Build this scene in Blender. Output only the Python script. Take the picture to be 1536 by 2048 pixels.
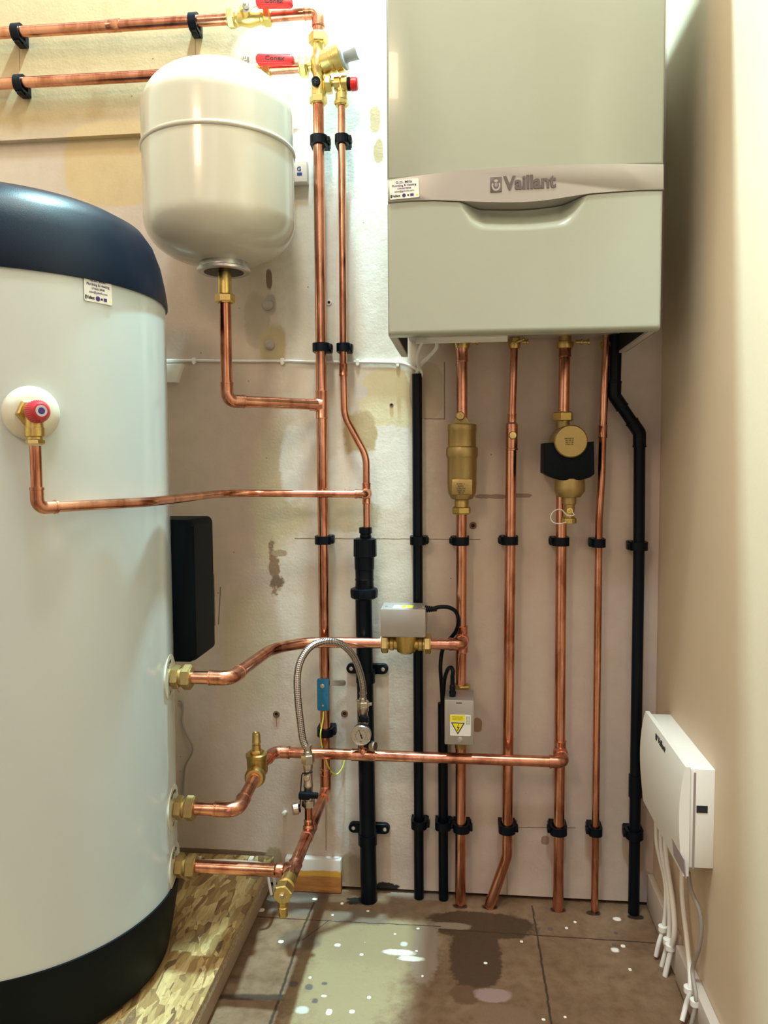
import bpy, bmesh, math, random
import numpy as np
from mathutils import Vector, Matrix
from math import sin, cos, pi, radians, sqrt, atan2
random.seed(7)
for o in list(bpy.data.objects): bpy.data.objects.remove(o)
SC = bpy.context.scene
COL = SC.collection

# ------------------------------------------------------------------ camera
F = 1538.0; YAW, PITCH, ROLL = 0.10623901, 0.06512329, -0.00600098
CAM = Vector((0, -1.6, 0.93))
_fw = Vector((-sin(YAW)*cos(PITCH), cos(YAW)*cos(PITCH), -sin(PITCH)))
_r = Vector((cos(YAW), sin(YAW), 0)); _u = _r.cross(_fw)
RT = _r*cos(ROLL)+_u*sin(ROLL); UP = -_r*sin(ROLL)+_u*cos(ROLL); FW = _fw
cd = bpy.data.cameras.new('camera'); cam = bpy.data.objects.new('camera', cd); COL.objects.link(cam)
cd.sensor_fit = 'HORIZONTAL'; cd.sensor_width = 36.0; cd.lens = 36.0*F/1536.0; cd.clip_start = .01
m = Matrix((RT, UP, -FW)).transposed().to_4x4(); m.translation = CAM; cam.matrix_world = m
SC.camera = cam

# ------------------------------------------------------------------ light
SC.view_settings.view_transform = 'Standard'; SC.view_settings.look = 'None'
SC.view_settings.exposure = 0.0; SC.view_settings.gamma = 1.0
w = bpy.data.worlds.new('world'); SC.world = w; w.use_nodes = True
_t = w.node_tree; _bg = _t.nodes['Background']
_tc = _t.nodes.new('ShaderNodeTexCoord'); _sp = _t.nodes.new('ShaderNodeSeparateXYZ'); _t.links.new(_tc.outputs['Generated'], _sp.inputs[0])
_nz = _t.nodes.new('ShaderNodeTexNoise'); _nz.inputs['Scale'].default_value = 1.7; _nz.inputs['Detail'].default_value = 1.5; _t.links.new(_tc.outputs['Generated'], _nz.inputs['Vector'])
_c1 = _t.nodes.new('ShaderNodeMapRange'); _t.links.new(_sp.outputs[2], _c1.inputs[0])
for _k, _v in ((1, -1), (2, 1), (3, .35), (4, 1.45)): _c1.inputs[_k].default_value = _v
_c2 = _t.nodes.new('ShaderNodeMapRange'); _t.links.new(_nz.outputs[0], _c2.inputs[0])
for _k, _v in ((1, .40), (2, .60), (3, .25), (4, 1.75)): _c2.inputs[_k].default_value = _v
_mm = _t.nodes.new('ShaderNodeMath'); _mm.operation = 'MULTIPLY'; _t.links.new(_c1.outputs[0], _mm.inputs[0]); _t.links.new(_c2.outputs[0], _mm.inputs[1])
_m2 = _t.nodes.new('ShaderNodeMath'); _m2.operation = 'MULTIPLY'; _m2.inputs[1].default_value = .95; _t.links.new(_mm.outputs[0], _m2.inputs[0]); _t.links.new(_m2.outputs[0], _bg.inputs[1])
_bg.inputs[0].default_value = (1.0, .82, .76, 1)
def area(name, loc, target, size, power, color, sy=None, spread=180):
    l = bpy.data.lights.new(name, 'AREA'); l.energy = power; l.color = color
    l.shape = 'RECTANGLE' if sy else 'SQUARE'; l.size = size
    if sy: l.size_y = sy
    l.spread = radians(spread)
    o = bpy.data.objects.new(name, l); COL.objects.link(o); o.location = loc
    o.rotation_euler = (Vector(target)-Vector(loc)).to_track_quat('-Z', 'Y').to_euler()
    return o
# daylight falling steeply down the wall from a small roof light above the pipes
area('roof_light', (-.185, -.19, 3.2), (-.19, -.16, 0), .08, 185, (.56, .93, 1.0))
area('cool_fill', (-.22, -1.1, 3.6), (-.25, -.2, .6), .30, 38, (.70, .95, 1.0))  # added cool fill lamp, lifts the middle of the wall
# warm ceiling lamp in front of the wall
area('ceiling_lamp', (-.2, -.78, 2.5), (-.25, -.3, .9), .10, 6, (1.0, .74, .38))
# second warm lamp further back in the room, behind the camera
area('room_lamp', (-.9, -2.3, 2.3), (-.3, 0, .6), .35, 11, (1.0, .76, .50))
# added cool lamp that brightens the near part of the right wall
area('right_wall_fill', (.12, -.98, 2.0), (.3885, -.84, 1.3), .12, 3.6, (.80, .97, 1.0), .12, 70)

# ------------------------------------------------------------------ geometry helpers
def P(px, py, off=0.0):
    d = FW + RT*((px-768)/F) + UP*((1024-py)/F)
    return CAM + d*((1.6-off)/d.y)
def PZ(px, py, z):
    d = FW + RT*((px-768)/F) + UP*((1024-py)/F)
    return CAM + d*((z-CAM.z)/d.z)
def PX(px, py, x):
    d = FW + RT*((px-768)/F) + UP*((1024-py)/F)
    return CAM + d*((x-CAM.x)/d.x)
def depth(p): return (Vector(p)-CAM).dot(FW)
def s2l(c): return tuple(((v/255)/12.92 if v/255 <= .04045 else ((v/255+.055)/1.055)**2.4) for v in c)

WLOC = {}
def finish(bm, ang=35):
    bm.normal_update()
    for f in bm.faces: f.smooth = True
    a = radians(ang)
    for e in bm.edges:
        if len(e.link_faces) == 2:
            try: e.smooth = e.calc_face_angle() < a
            except Exception: e.smooth = True
def obj(name, bm, mat, parent=None, ang=35):
    recalc = getattr(bm, '_rc', True)
    bmesh.ops.recalc_face_normals(bm, faces=bm.faces)
    finish(bm, ang)
    loc = WLOC.get(parent, Vector((0, 0, 0))) if parent else Vector((0, 0, 0))
    if parent:
        bm.transform(Matrix.Translation(-loc))
    me = bpy.data.meshes.new(name); bm.to_mesh(me); bm.free()
    me.materials.append(mat)
    o = bpy.data.objects.new(name, me); COL.objects.link(o)
    if parent: o.parent = parent; WLOC[o] = loc.copy()
    else: WLOC[o] = Vector((0, 0, 0))
    return o
def thing(name, label, cat, loc, group=None):
    o = bpy.data.objects.new(name, None); COL.objects.link(o); o.empty_display_size = .02
    o.location = loc; WLOC[o] = Vector(loc); o['label'] = label; o['category'] = cat
    if group: o['group'] = group
    return o
def tag(o, label, cat, group=None):
    o['label'] = label; o['category'] = cat
    if group: o['group'] = group
    return o
def struct(name, bm, mat, label=None):
    o = obj(name, bm, mat); o['kind'] = 'structure'
    if label: o['label'] = label
    return o
def B(): return bmesh.new()

def add(bm, verts, faces):
    vs = [bm.verts.new(v) for v in verts]
    for f in faces:
        try: bm.faces.new([vs[i] for i in f])
        except ValueError: pass
    return vs
def box(bm, a, b, bev=0, seg=2):
    x0, y0, z0 = [min(a[i], b[i]) for i in range(3)]; x1, y1, z1 = [max(a[i], b[i]) for i in range(3)]
    t = bmesh.new()
    add(t, [(x0,y0,z0),(x1,y0,z0),(x1,y1,z0),(x0,y1,z0),(x0,y0,z1),(x1,y0,z1),(x1,y1,z1),(x0,y1,z1)],
        [(0,3,2,1),(4,5,6,7),(0,1,5,4),(1,2,6,5),(2,3,7,6),(3,0,4,7)])
    if bev: bmesh.ops.bevel(t, geom=list(t.edges), offset=bev, segments=seg, profile=.5, affect='EDGES')
    merge(bm, t)
def merge(bm, t, M=None):
    if M is not None: t.transform(M)
    me = bpy.data.meshes.new('tmp'); t.to_mesh(me); t.free(); bm.from_mesh(me); bpy.data.meshes.remove(me)
def basis(axis):
    a = Vector(axis).normalized()
    h = Vector((0, 0, 1)) if abs(a.z) < .9 else Vector((0, 1, 0))
    x = h.cross(a).normalized(); y = a.cross(x)
    return x, y, a
def lathe(bm, org, axis, prof, seg=32, rot=0, uref=None):
    """prof: list of (t along axis, radius)"""
    x, y, a = basis(axis); org = Vector(org); rings = []
    for t, r in prof:
        if r < 1e-6: rings.append([bm.verts.new(org+a*t)])
        else: rings.append([bm.verts.new(org+a*t+(x*cos(rot+2*pi*k/seg)+y*sin(rot+2*pi*k/seg))*r) for k in range(seg)])
    for A, Bq in zip(rings, rings[1:]):
        for k in range(seg):
            l = (k+1) % seg
            f = [A[k % len(A)], A[l % len(A)], Bq[l % len(Bq)], Bq[k % len(Bq)]]
            u = []
            for v in f:
                if v not in u: u.append(v)
            if len(u) > 2: bm.faces.new(u)
    for R_ in (rings[0], rings[-1]):
        if len(R_) > 2: bm.faces.new(R_)
def hexn(bm, org, axis, L, r, rot=None):
    c = min(L*.18, r*.12)
    if rot is None: rot = random.uniform(0, 1)
    lathe(bm, org, axis, [(0, r*.88), (c, r), (L-c, r), (L, r*.88)], 6, rot)
    lathe(bm, org, axis, [(-.0004, r*.8), (L+.0004, r*.8)], 24)
def arc_path(pts, rs, n=10):
    pts = [Vector(p) for p in pts]
    if not isinstance(rs, (list, tuple)): rs = [rs]*len(pts)
    out = [pts[0]]
    for i in range(1, len(pts)-1):
        p, a, b = pts[i], pts[i-1], pts[i+1]
        u = (a-p).normalized(); v = (b-p).normalized()
        th = u.angle(v); r = rs[i]
        if th > pi-.02 or r <= 0: out.append(p); continue
        t = r/math.tan(th/2)
        t = min(t, (a-p).length*.49, (b-p).length*.49); r = t*math.tan(th/2)
        c = p+(u+v).normalized()*(r/sin(th/2))
        s = p+u*t-c; e = p+v*t-c; full = s.angle(e); ax = s.cross(e).normalized()
        for k in range(n+1): out.append(c+Matrix.Rotation(full*k/n, 3, ax) @ s)
    out.append(pts[-1]); return out
def tube(bm, pts, r, seg=24, caps=True, hole=0):
    pts = [Vector(p) for p in pts]
    uvl = bm.loops.layers.uv.verify()
    T = []
    for i in range(len(pts)):
        if i == 0: t = pts[1]-pts[0]
        elif i == len(pts)-1: t = pts[-1]-pts[-2]
        else: t = (pts[i+1]-pts[i]).normalized()+(pts[i]-pts[i-1]).normalized()
        T.append(t.normalized())
    x, y, a = basis(T[0]); rings = []; L = [0]
    rr = r if isinstance(r, (list, tuple)) else [r]*len(pts)
    for i, p in enumerate(pts):
        if i:
            q = T[i-1].rotation_difference(T[i]); x = (q @ x).normalized(); L.append(L[-1]+(p-pts[i-1]).length)
        y = T[i].cross(x).normalized()
        rings.append([bm.verts.new(p+(x*cos(2*pi*k/seg)+y*sin(2*pi*k/seg))*rr[i]) for k in range(seg)])
    for i, (A, Bq) in enumerate(zip(rings, rings[1:])):
        for k in range(seg):
            l = (k+1) % seg
            f = bm.faces.new([A[k], A[l], Bq[l], Bq[k]])
            for lp, uv in zip(f.loops, ((k/seg, L[i]), ((k+1)/seg, L[i]), ((k+1)/seg, L[i+1]), (k/seg, L[i+1]))): lp[uvl].uv = uv
    if caps: bm.faces.new(rings[0]); bm.faces.new(rings[-1])
def spline(pts, n=8):
    pts = [Vector(p) for p in pts]; q = [pts[0]*2-pts[1]]+pts+[pts[-1]*2-pts[-2]]; out = []
    for i in range(1, len(q)-2):
        a, b, c, d = q[i-1:i+3]
        for k in range(n):
            t = k/n
            out.append(.5*((2*b)+(c-a)*t+(2*a-5*b+4*c-d)*t*t+(3*b-a-3*c+d)*t**3))
    out.append(pts[-1]); return out
def prism(bm, outline, M, d0, d1, bev=0):
    """outline 2D polygon in M's xy plane extruded along M's z from d0 to d1"""
    t = bmesh.new(); n = len(outline)
    a = [t.verts.new((x, y, d0)) for x, y in outline]; b = [t.verts.new((x, y, d1)) for x, y in outline]
    t.faces.new(a[::-1]); top = t.faces.new(b)
    for i in range(n): t.faces.new([a[i], a[(i+1) % n], b[(i+1) % n], b[i]])
    if bev:
        bmesh.ops.bevel(t, geom=list(top.edges), offset=bev, segments=2, profile=.5, affect='EDGES')
    merge(bm, t, M)
def rrect(w, h, r, n=5, cx=0, cy=0):
    o = []
    for sx, sy, a0 in ((1, 1, 0), (-1, 1, pi/2), (-1, -1, pi), (1, -1, 3*pi/2)):
        for k in range(n+1):
            a = a0+pi/2*k/n
            o.append((cx+sx*(w/2-r)+r*cos(a), cy+sy*(h/2-r)+r*sin(a)))
    return o
def frame(o, x, y):
    x = Vector(x).normalized(); y = Vector(y).normalized(); z = x.cross(y).normalized(); y = z.cross(x)
    M = Matrix((x, y, z)).transposed().to_4x4(); M.translation = Vector(o); return M
def front(o): return frame(o, (1, 0, 0), (0, 0, 1))      # faces the viewer (-y)
def text(bm, s, M, h, d=.0004, w=None, bold=0, align='CENTER'):
    c = bpy.data.curves.new('t', 'FONT'); c.body = s; c.size = h; c.extrude = d; c.offset = bold*h
    c.align_x = align; c.align_y = 'CENTER'; c.resolution_u = 3
    o = bpy.data.objects.new('t', c); COL.objects.link(o)
    dg = bpy.context.evaluated_depsgraph_get(); dg.update()
    me = bpy.data.meshes.new_from_object(o.evaluated_get(dg))
    bpy.data.objects.remove(o); bpy.data.curves.remove(c)
    t = bmesh.new(); t.from_mesh(me); bpy.data.meshes.remove(me)
    if w and len(t.verts):
        xs = [v.co.x for v in t.verts]; k = w/(max(xs)-min(xs))
        for v in t.verts: v.co.x *= k
    merge(bm, t, M)
def lerp(a, b, t): return Vector(a)*(1-t)+Vector(b)*t
def vl(bm, cx, off, prof, seg=36, rot=0, bot=None):
    """vertical lathe: prof = [(pixel row, half width in pixels)]; axis at pixel column cx"""
    mid = P(cx, sum(p for p, _ in prof)/len(prof), off)
    k = depth(mid)/F*cos(math.atan(abs(cx-768)/F))
    pr = []
    for py, hw in prof:
        pr.append((P(cx, py, off).z, hw*k))
    lathe(bm, (mid.x, mid.y, 0), (0, 0, 1), pr, seg, rot)
def hl(bm, cy, off, prof, seg=36, rot=0):
    """horizontal lathe along +x: prof=[(pixel column, half height in pixels)]"""
    mid = P(sum(p for p, _ in prof)/len(prof), cy, off)
    k = depth(mid)/F*cos(math.atan(abs(cy-1024)/F))
    pr = [(P(px, cy, off).x, hh*k) for px, hh in prof]
    lathe(bm, (0, mid.y, mid.z), (1, 0, 0), pr, seg, rot)

# ------------------------------------------------------------------ materials
def nt(name):
    m = bpy.data.materials.new(name); m.use_nodes = True
    return m, m.node_tree, m.node_tree.nodes['Principled BSDF']
def N(t, ty, **k):
    n = t.nodes.new(ty)
    for a, b in k.items():
        if a == 'ins':
            for i, v in b.items(): n.inputs[i].default_value = v
        else: setattr(n, a, b)
    return n
def pos(t):
    g = N(t, 'ShaderNodeNewGeometry'); return g.outputs['Position']
def ramp(t, fac, stops):
    r = N(t, 'ShaderNodeValToRGB'); e = r.color_ramp.elements
    while len(e) < len(stops): e.new(.5)
    for q, (p, c) in zip(e, stops):
        q.position = p; q.color = (*c, 1) if len(c) == 3 else c
    t.links.new(fac, r.inputs[0]); return r.outputs[0]
def noise(t, vec, scale, detail=4, rough=.55, dist=0):
    n = N(t, 'ShaderNodeTexNoise', ins={'Scale': scale, 'Detail': detail, 'Roughness': rough, 'Distortion': dist})
    if vec is not None: t.links.new(vec, n.inputs['Vector'])
    return n
def mixc(t, fac, a, b, mode='MIX'):
    n = N(t, 'ShaderNodeMix', data_type='RGBA', blend_type=mode)
    for sock, v in ((n.inputs[0], fac), (n.inputs[6], a), (n.inputs[7], b)):
        if isinstance(v, bpy.types.NodeSocket): t.links.new(v, sock)
        elif isinstance(v, (int, float)): sock.default_value = v
        else: sock.default_value = (*v, 1)
    return n.outputs[2]
def bump(t, bsdf, h, strength=.3, dist=.002):
    b = N(t, 'ShaderNodeBump', ins={'Strength': strength, 'Distance': dist})
    t.links.new(h, b.inputs['Height']); t.links.new(b.outputs[0], bsdf.inputs['Normal']); return b
def math_(t, op, a, b=None, c=None, clamp=False):
    n = N(t, 'ShaderNodeMath', operation=op, use_clamp=clamp)
    for s, v in zip(n.inputs, (a, b, c)):
        if v is None: continue
        if isinstance(v, bpy.types.NodeSocket): t.links.new(v, s)
        else: s.default_value = v
    return n.outputs[0]
def plain(name, c, rough=.5, metal=0, coat=0, nz=0, bmp=0, bs=200, spec=.5):
    m, t, b = nt(name)
    b.inputs['Roughness'].default_value = rough; b.inputs['Metallic'].default_value = metal
    b.inputs['Coat Weight'].default_value = coat; b.inputs['Specular IOR Level'].default_value = spec
    p = pos(t); n = noise(t, p, bs if bmp else 30)
    f = math_(t, 'MULTIPLY_ADD', n.outputs[0], nz, 1-nz/2) if nz else None
    if nz:
        cc = N(t, 'ShaderNodeVectorMath', operation='SCALE', ins={0: c}); t.links.new(f, cc.inputs['Scale'])
        t.links.new(cc.outputs[0], b.inputs['Base Color'])
    else: b.inputs['Base Color'].default_value = (*c, 1)
    if bmp: bump(t, b, n.outputs[0], bmp, .001)
    return m
def copper_mat(name, c1, c2, rough=.24):
    m, t, b = nt(name); p = pos(t)
    mp = N(t, 'ShaderNodeMapping', ins={'Scale': (1, 1, .35)}); t.links.new(p, mp.inputs[0])
    n = noise(t, mp.outputs[0], 26, 5, .6, .6)
    c = ramp(t, n.outputs[0], [(.36, c2), (.56, c1), (.8, tuple(min(1, v*1.08) for v in c1))])
    n2 = noise(t, p, 900, 2); t.links.new(c, b.inputs['Base Color'])
    b.inputs['Metallic'].default_value = 1
    r = math_(t, 'MULTIPLY_ADD', n.outputs[0], .22, rough-.1); t.links.new(r, b.inputs['Roughness'])
    return m
COPPER = copper_mat('copper', (.76, .36, .235), (.42, .155, .085), .2)
COPPER2 = copper_mat('copper_fitting', (.70, .32, .21), (.36, .14, .08), .26)
BRASS = plain('brass', (.56, .40, .14), .36, 1, nz=.5, bmp=.12, bs=300)
BRASS2 = plain('bright_brass', (.72, .56, .22), .3, 1, nz=.3)
BRASSD = plain('cast_brass', (.42, .30, .12), .42, .85, nz=.25, bmp=.25, bs=500)
NICKEL = plain('nickel', (.55, .48, .42), .28, 1, nz=.2)
STEEL = plain('steel', (.62, .60, .58), .32, 1, nz=.1)
GALV = plain('brushed_aluminium', (.44, .41, .39), .45, .75, nz=.12)
BLACKP = plain('black_plastic', (.0015, .004, .008), .36, spec=.16)
BLACKT = plain('black_textured_plastic', (.0015, .004, .007), .55, spec=.12, bmp=.2, bs=900)
NAVY = plain('dark_navy_cap', (.001, .005, .014), .36, spec=.16, bmp=.15, bs=700)
WHITEE = plain('white_enamel', (.50, .545, .54), .16, coat=.3)
WHITEV = plain('cream_enamel', (.54, .51, .43), .2, coat=.3)
WHITEP = plain('white_plastic', (.78, .77, .72), .4)
WHITEC = plain('white_cable', (.74, .72, .68), .45)
BOILW = plain('boiler_white', (.355, .37, .31), .22, coat=.2)
SILVER = plain('silver_fascia', (.40, .365, .34), .33, .35)
LOGO = plain('logo_grey', (.13, .10, .10), .35, .3)
GREYP = plain('grey_plastic', (.42, .44, .46), .45)
RED = plain('red_plastic', (.72, .015, .02), .35)
REDD = plain('crimson_plastic', (.45, .01, .025), .35)
INK = plain('black_ink', (.012, .012, .014), .6)
INKP = plain('purple_ink', (.05, .02, .18), .6)
INKB = plain('blue_ink', (.01, .05, .30), .6)
DIAL = plain('cream_dial', (.72, .67, .55), .5)
STK = plain('sticker_paper', (.72, .72, .68), .5)
YEL = plain('yellow_print', (.80, .70, .02), .45)
BLUE = plain('blue_plastic', (.01, .16, .33), .3, bmp=.6, bs=250)
YG = plain('yellow_green_wire', (.62, .62, .10), .45)
GREYW = plain('grey_cable', (.30, .26, .23), .55)
DARK = plain('dark_gap', (.008, .007, .006), .9)
ROSE = plain('cream_disc', (.58, .56, .46), .4)
PINE = None

def hose_mat():
    m, t, b = nt('braided_steel'); b.inputs['Metallic'].default_value = 1; b.inputs['Roughness'].default_value = .3
    uv = N(t, 'ShaderNodeUVMap'); sep = N(t, 'ShaderNodeSeparateXYZ'); t.links.new(uv.outputs[0], sep.inputs[0])
    a = math_(t, 'MULTIPLY', sep.outputs[0], 2*pi*5); c = math_(t, 'MULTIPLY', sep.outputs[1], 900)
    s1 = math_(t, 'SINE', math_(t, 'ADD', a, c)); s2 = math_(t, 'SINE', math_(t, 'SUBTRACT', a, c))
    h = math_(t, 'MULTIPLY_ADD', math_(t, 'MULTIPLY', s1, s2), .5, .5)
    t.links.new(ramp(t, h, [(0, (.14, .12, .12)), (.55, (.50, .45, .44)), (1, (.75, .70, .68))]), b.inputs['Base Color'])
    bump(t, b, h, .8, .001); return m
HOSE = hose_mat()

def blobs(t, base, lst, vec, axes=(0, 2), nscale=18, amp=.5):
    """paint irregular patches: (x, z, rx, rz, colour, edge softness, noise amplitude)"""
    sep = N(t, 'ShaderNodeSeparateXYZ'); t.links.new(vec, sep.inputs[0])
    nz = noise(t, vec, nscale, 6, .65); nf = nz.outputs[0]
    nz2 = noise(t, vec, nscale*5, 4, .6); nf = math_(t, 'ADD', math_(t, 'MULTIPLY', nf, .7), math_(t, 'MULTIPLY', nz2.outputs[0], .3))
    nf = math_(t, 'SUBTRACT', nf, .5)
    col = base
    for x, z, rx, rz, c, soft, am in lst:
        u = math_(t, 'MULTIPLY', math_(t, 'SUBTRACT', sep.outputs[axes[0]], x), 1/rx)
        v = math_(t, 'MULTIPLY', math_(t, 'SUBTRACT', sep.outputs[axes[1]], z), 1/rz)
        u = math_(t, 'POWER', math_(t, 'ABSOLUTE', u), 2.6); v = math_(t, 'POWER', math_(t, 'ABSOLUTE', v), 2.6)
        d = math_(t, 'ADD', math_(t, 'ADD', u, v), math_(t, 'MULTIPLY', nf, am*5))
        mr = N(t, 'ShaderNodeMapRange', ins={1: 1+soft, 2: 1-soft, 3: 0., 4: 1.}); t.links.new(d, mr.inputs[0])
        col = mixc(t, mr.outputs[0], col, c)
    return col
def lines(t, col, lst, vec, axes=(0, 2), c=(.02, .015, .01), nscale=60, wob=.004, breakup=.0):
    """dark joint or crack lines: (x0,z0,x1,z1,width)"""
    nzn = noise(t, vec, nscale, 3); w3 = N(t, 'ShaderNodeVectorMath', operation='SUBTRACT', ins={1: (.5, .5, .5)}); t.links.new(nzn.outputs['Color'], w3.inputs[0])
    w4 = N(t, 'ShaderNodeVectorMath', operation='SCALE', ins={'Scale': wob}); t.links.new(w3.outputs[0], w4.inputs[0])
    w5 = N(t, 'ShaderNodeVectorMath', operation='ADD'); t.links.new(vec, w5.inputs[0]); t.links.new(w4.outputs[0], w5.inputs[1])
    sep = N(t, 'ShaderNodeSeparateXYZ'); t.links.new(w5.outputs[0], sep.inputs[0])
    X, Z = sep.outputs[axes[0]], sep.outputs[axes[1]]
    for x0, z0, x1, z1, wd in lst:
        L = math.hypot(x1-x0, z1-z0); dx, dz = (x1-x0)/L, (z1-z0)/L
        # distance to segment
        s = math_(t, 'ADD', math_(t, 'MULTIPLY', math_(t, 'SUBTRACT', X, x0), dx), math_(t, 'MULTIPLY', math_(t, 'SUBTRACT', Z, z0), dz))
        n_ = math_(t, 'SUBTRACT', math_(t, 'MULTIPLY', math_(t, 'SUBTRACT', X, x0), dz), math_(t, 'MULTIPLY', math_(t, 'SUBTRACT', Z, z0), dx))
        ov = math_(t, 'MAXIMUM', math_(t, 'SUBTRACT', math_(t, 'ABSOLUTE', math_(t, 'SUBTRACT', s, L/2)), L/2), 0)
        d = math_(t, 'MAXIMUM', math_(t, 'ABSOLUTE', n_), ov)
        mr = N(t, 'ShaderNodeMapRange', ins={1: wd, 2: wd*.4, 3: 0., 4: .92}); t.links.new(d, mr.inputs[0])
        col = mixc(t, mr.outputs[0], col, c)
    return col
def bpx(x, y, rx, ry, c, soft=.25, am=.35):
    """patch on the back wall from its place and size in the photograph's pixels"""
    p = P(x, y, 0); k = depth(p)/F
    return (p.x, p.z, rx*k, ry*k, c, soft, am)
def lpx(x0, y0, x1, y1, wpx):
    a, b = P(x0, y0, 0), P(x1, y1, 0); return (a.x, a.z, b.x, b.z, wpx*.00104/1)
PLASTER = (.56, .455, .385); FILL = (.78, .78, .73); TAN = (.50, .41, .24); OLD = (.38, .30, .20); BRN = (.20, .13, .085)  # FILL raised to brighten the filler patches inside the daylit strip
def wall_mat():
    m, t, b = nt('painted_plaster_wall'); p = pos(t)
    n = noise(t, p, 3.2, 5, .6); n2 = noise(t, p, 28, 5, .6); n3 = noise(t, p, 180, 3)
    base = ramp(t, n.outputs[0], [(.3, tuple(v*.95 for v in PLASTER)), (.7, tuple(min(1, v*1.05) for v in PLASTER))])
    L = [bpx(60, 60, 470, 208, (.45, .335, .19), .35, .12),
         bpx(700, 700, 150, 900, (.70, .665, .58), .5, .5),            # whiter paint strip, lightened and widened to carry the daylight band
         bpx(690, 300, 90, 330, FILL, .4, .35),
         bpx(560, 120, 90, 60, (.66, .62, .52), .3, .3),
         bpx(780, 800, 62, 62, (.70, .64, .42), .12, .12),            # bare yellow plaster square
         bpx(755, 900, 80, 50, FILL, .2, .5),
         bpx(720, 880, 34, 55, TAN, .2, .5),
         bpx(735, 960, 85, 60, FILL, .25, .5),
         bpx(700, 1030, 62, 34, (.56, .50, .36), .2, .6),
         bpx(560, 1000, 60, 150, (.58, .50, .34), .4, .6),
         bpx(600, 930, 40, 80, FILL, .3, .6),
         bpx(610, 1180, 60, 120, (.66, .62, .54), .4, .6),
         bpx(515, 640, 26, 55, (.47, .38, .30), .2, .6),
         bpx(545, 690, 28, 40, TAN, .25, .5),
         bpx(538, 560, 6, 20, BRN, .3, .8),
         bpx(540, 610, 12, 22, (.42, .36, .32), .3, .6),
         bpx(750, 240, 10, 25, TAN, .2, .9), bpx(757, 300, 10, 22, TAN, .2, .9),
         bpx(548, 1140, 11, 50, (.27, .18, .11), .25, 1.8), bpx(552, 1165, 14, 16, BRN, .3, 1.6),
         bpx(558, 1106, 16, 7, OLD, .2, .8),
         bpx(500, 1300, 60, 120, (.52, .44, .32), .5, .5),
         bpx(700, 1560, 40, 130, (.68, .65, .60), .4, .6),
         bpx(705, 1745, 26, 36, OLD, .3, .8),
         bpx(430, 1703, 130, 5, BRN, .3, .5),
         bpx(548, 1720, 18, 26, OLD, .3, .5),
         bpx(775, 1778, 26, 14, (.01, .01, .01), .15, .8),  # hole beside the waste pipe, its inner shade painted dark
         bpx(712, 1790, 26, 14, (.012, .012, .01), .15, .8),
         bpx(985, 993, 34, 5, (.30, .20, .15), .1, 1.2), bpx(1040, 991, 22, 4, (.30, .20, .15), .1, 1.2),
         bpx(853, 781, 34, 57, (.50, .41, .31), .03, .05),
         bpx(1090, 1680, 8, 9, (.32, .21, .15), .2, .8),
         bpx(955, 1450, 9, 14, (.30, .17, .10), .2, .5),
         bpx(1015, 1795, 300, 4, (.42, .34, .26), .3, .8),
         bpx(719, 784, 16, 13, (.66, .66, .62), .2, .8),
         bpx(240, 330, 120, 80, (.56, .42, .24), .1, .1)]
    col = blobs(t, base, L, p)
    K = [lpx(590, 1077, 960, 1079, 1.3), lpx(355, 1380, 358, 1384, 1), lpx(1035, 1655, 1150, 1656, 1.2),
         lpx(1014, 1690, 1014, 1790, 1), lpx(889, 725, 889, 838, 1.4), lpx(850, 838, 889, 838, 1.4), lpx(427, 1150, 430, 1250, 1.6),
         lpx(441, 1175, 437, 1248, 1.6), lpx(553, 1432, 553, 1452, 1), lpx(652, 1590, 652, 1700, 1.2), lpx(397, 72, 397, 132, .9), lpx(48, 95, 49, 150, .9)]
    col = lines(t, col, K, p, c=(.16, .10, .06), wob=.002)
    # speckle of small holes and chips
    v = N(t, 'ShaderNodeTexVoronoi', feature='F1', ins={'Scale': 17.}); t.links.new(p, v.inputs[0])
    sp = N(t, 'ShaderNodeMapRange', ins={1: .035, 2: .02, 3: 0., 4: .8}); t.links.new(v.outputs[0], sp.inputs[0])
    col = mixc(t, sp.outputs[0], col, (.18, .12, .08))
    g = ramp(t, n2.outputs[0], [(.3, (.93, .92, .90)), (.6, (1, 1, 1))])
    col = mixc(t, 1.0, col, g, 'MULTIPLY')
    t.links.new(col, b.inputs['Base Color']); b.inputs['Roughness'].default_value = .62
    h = math_(t, 'ADD', math_(t, 'MULTIPLY', n2.outputs[0], .75), math_(t, 'MULTIPLY', n3.outputs[0], .25))
    bump(t, b, h, .35, .003); return m
WALL = wall_mat()
def paint_mat(name, c, r=.55):
    m, t, b = nt(name); p = pos(t); n = noise(t, p, 5, 4); n2 = noise(t, p, 160, 3)
    t.links.new(ramp(t, n.outputs[0], [(.3, tuple(v*.95 for v in c)), (.7, c)]), b.inputs['Base Color'])
    b.inputs['Roughness'].default_value = r; bump(t, b, n2.outputs[0], .12, .001); return m
PAINT = paint_mat('cream_wall_paint', (.60, .47, .33))
BOARD = paint_mat('cream_board_paint', (.42, .31, .175))
SKIRT = paint_mat('worn_skirting_paint', (.55, .48, .42))

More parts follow.
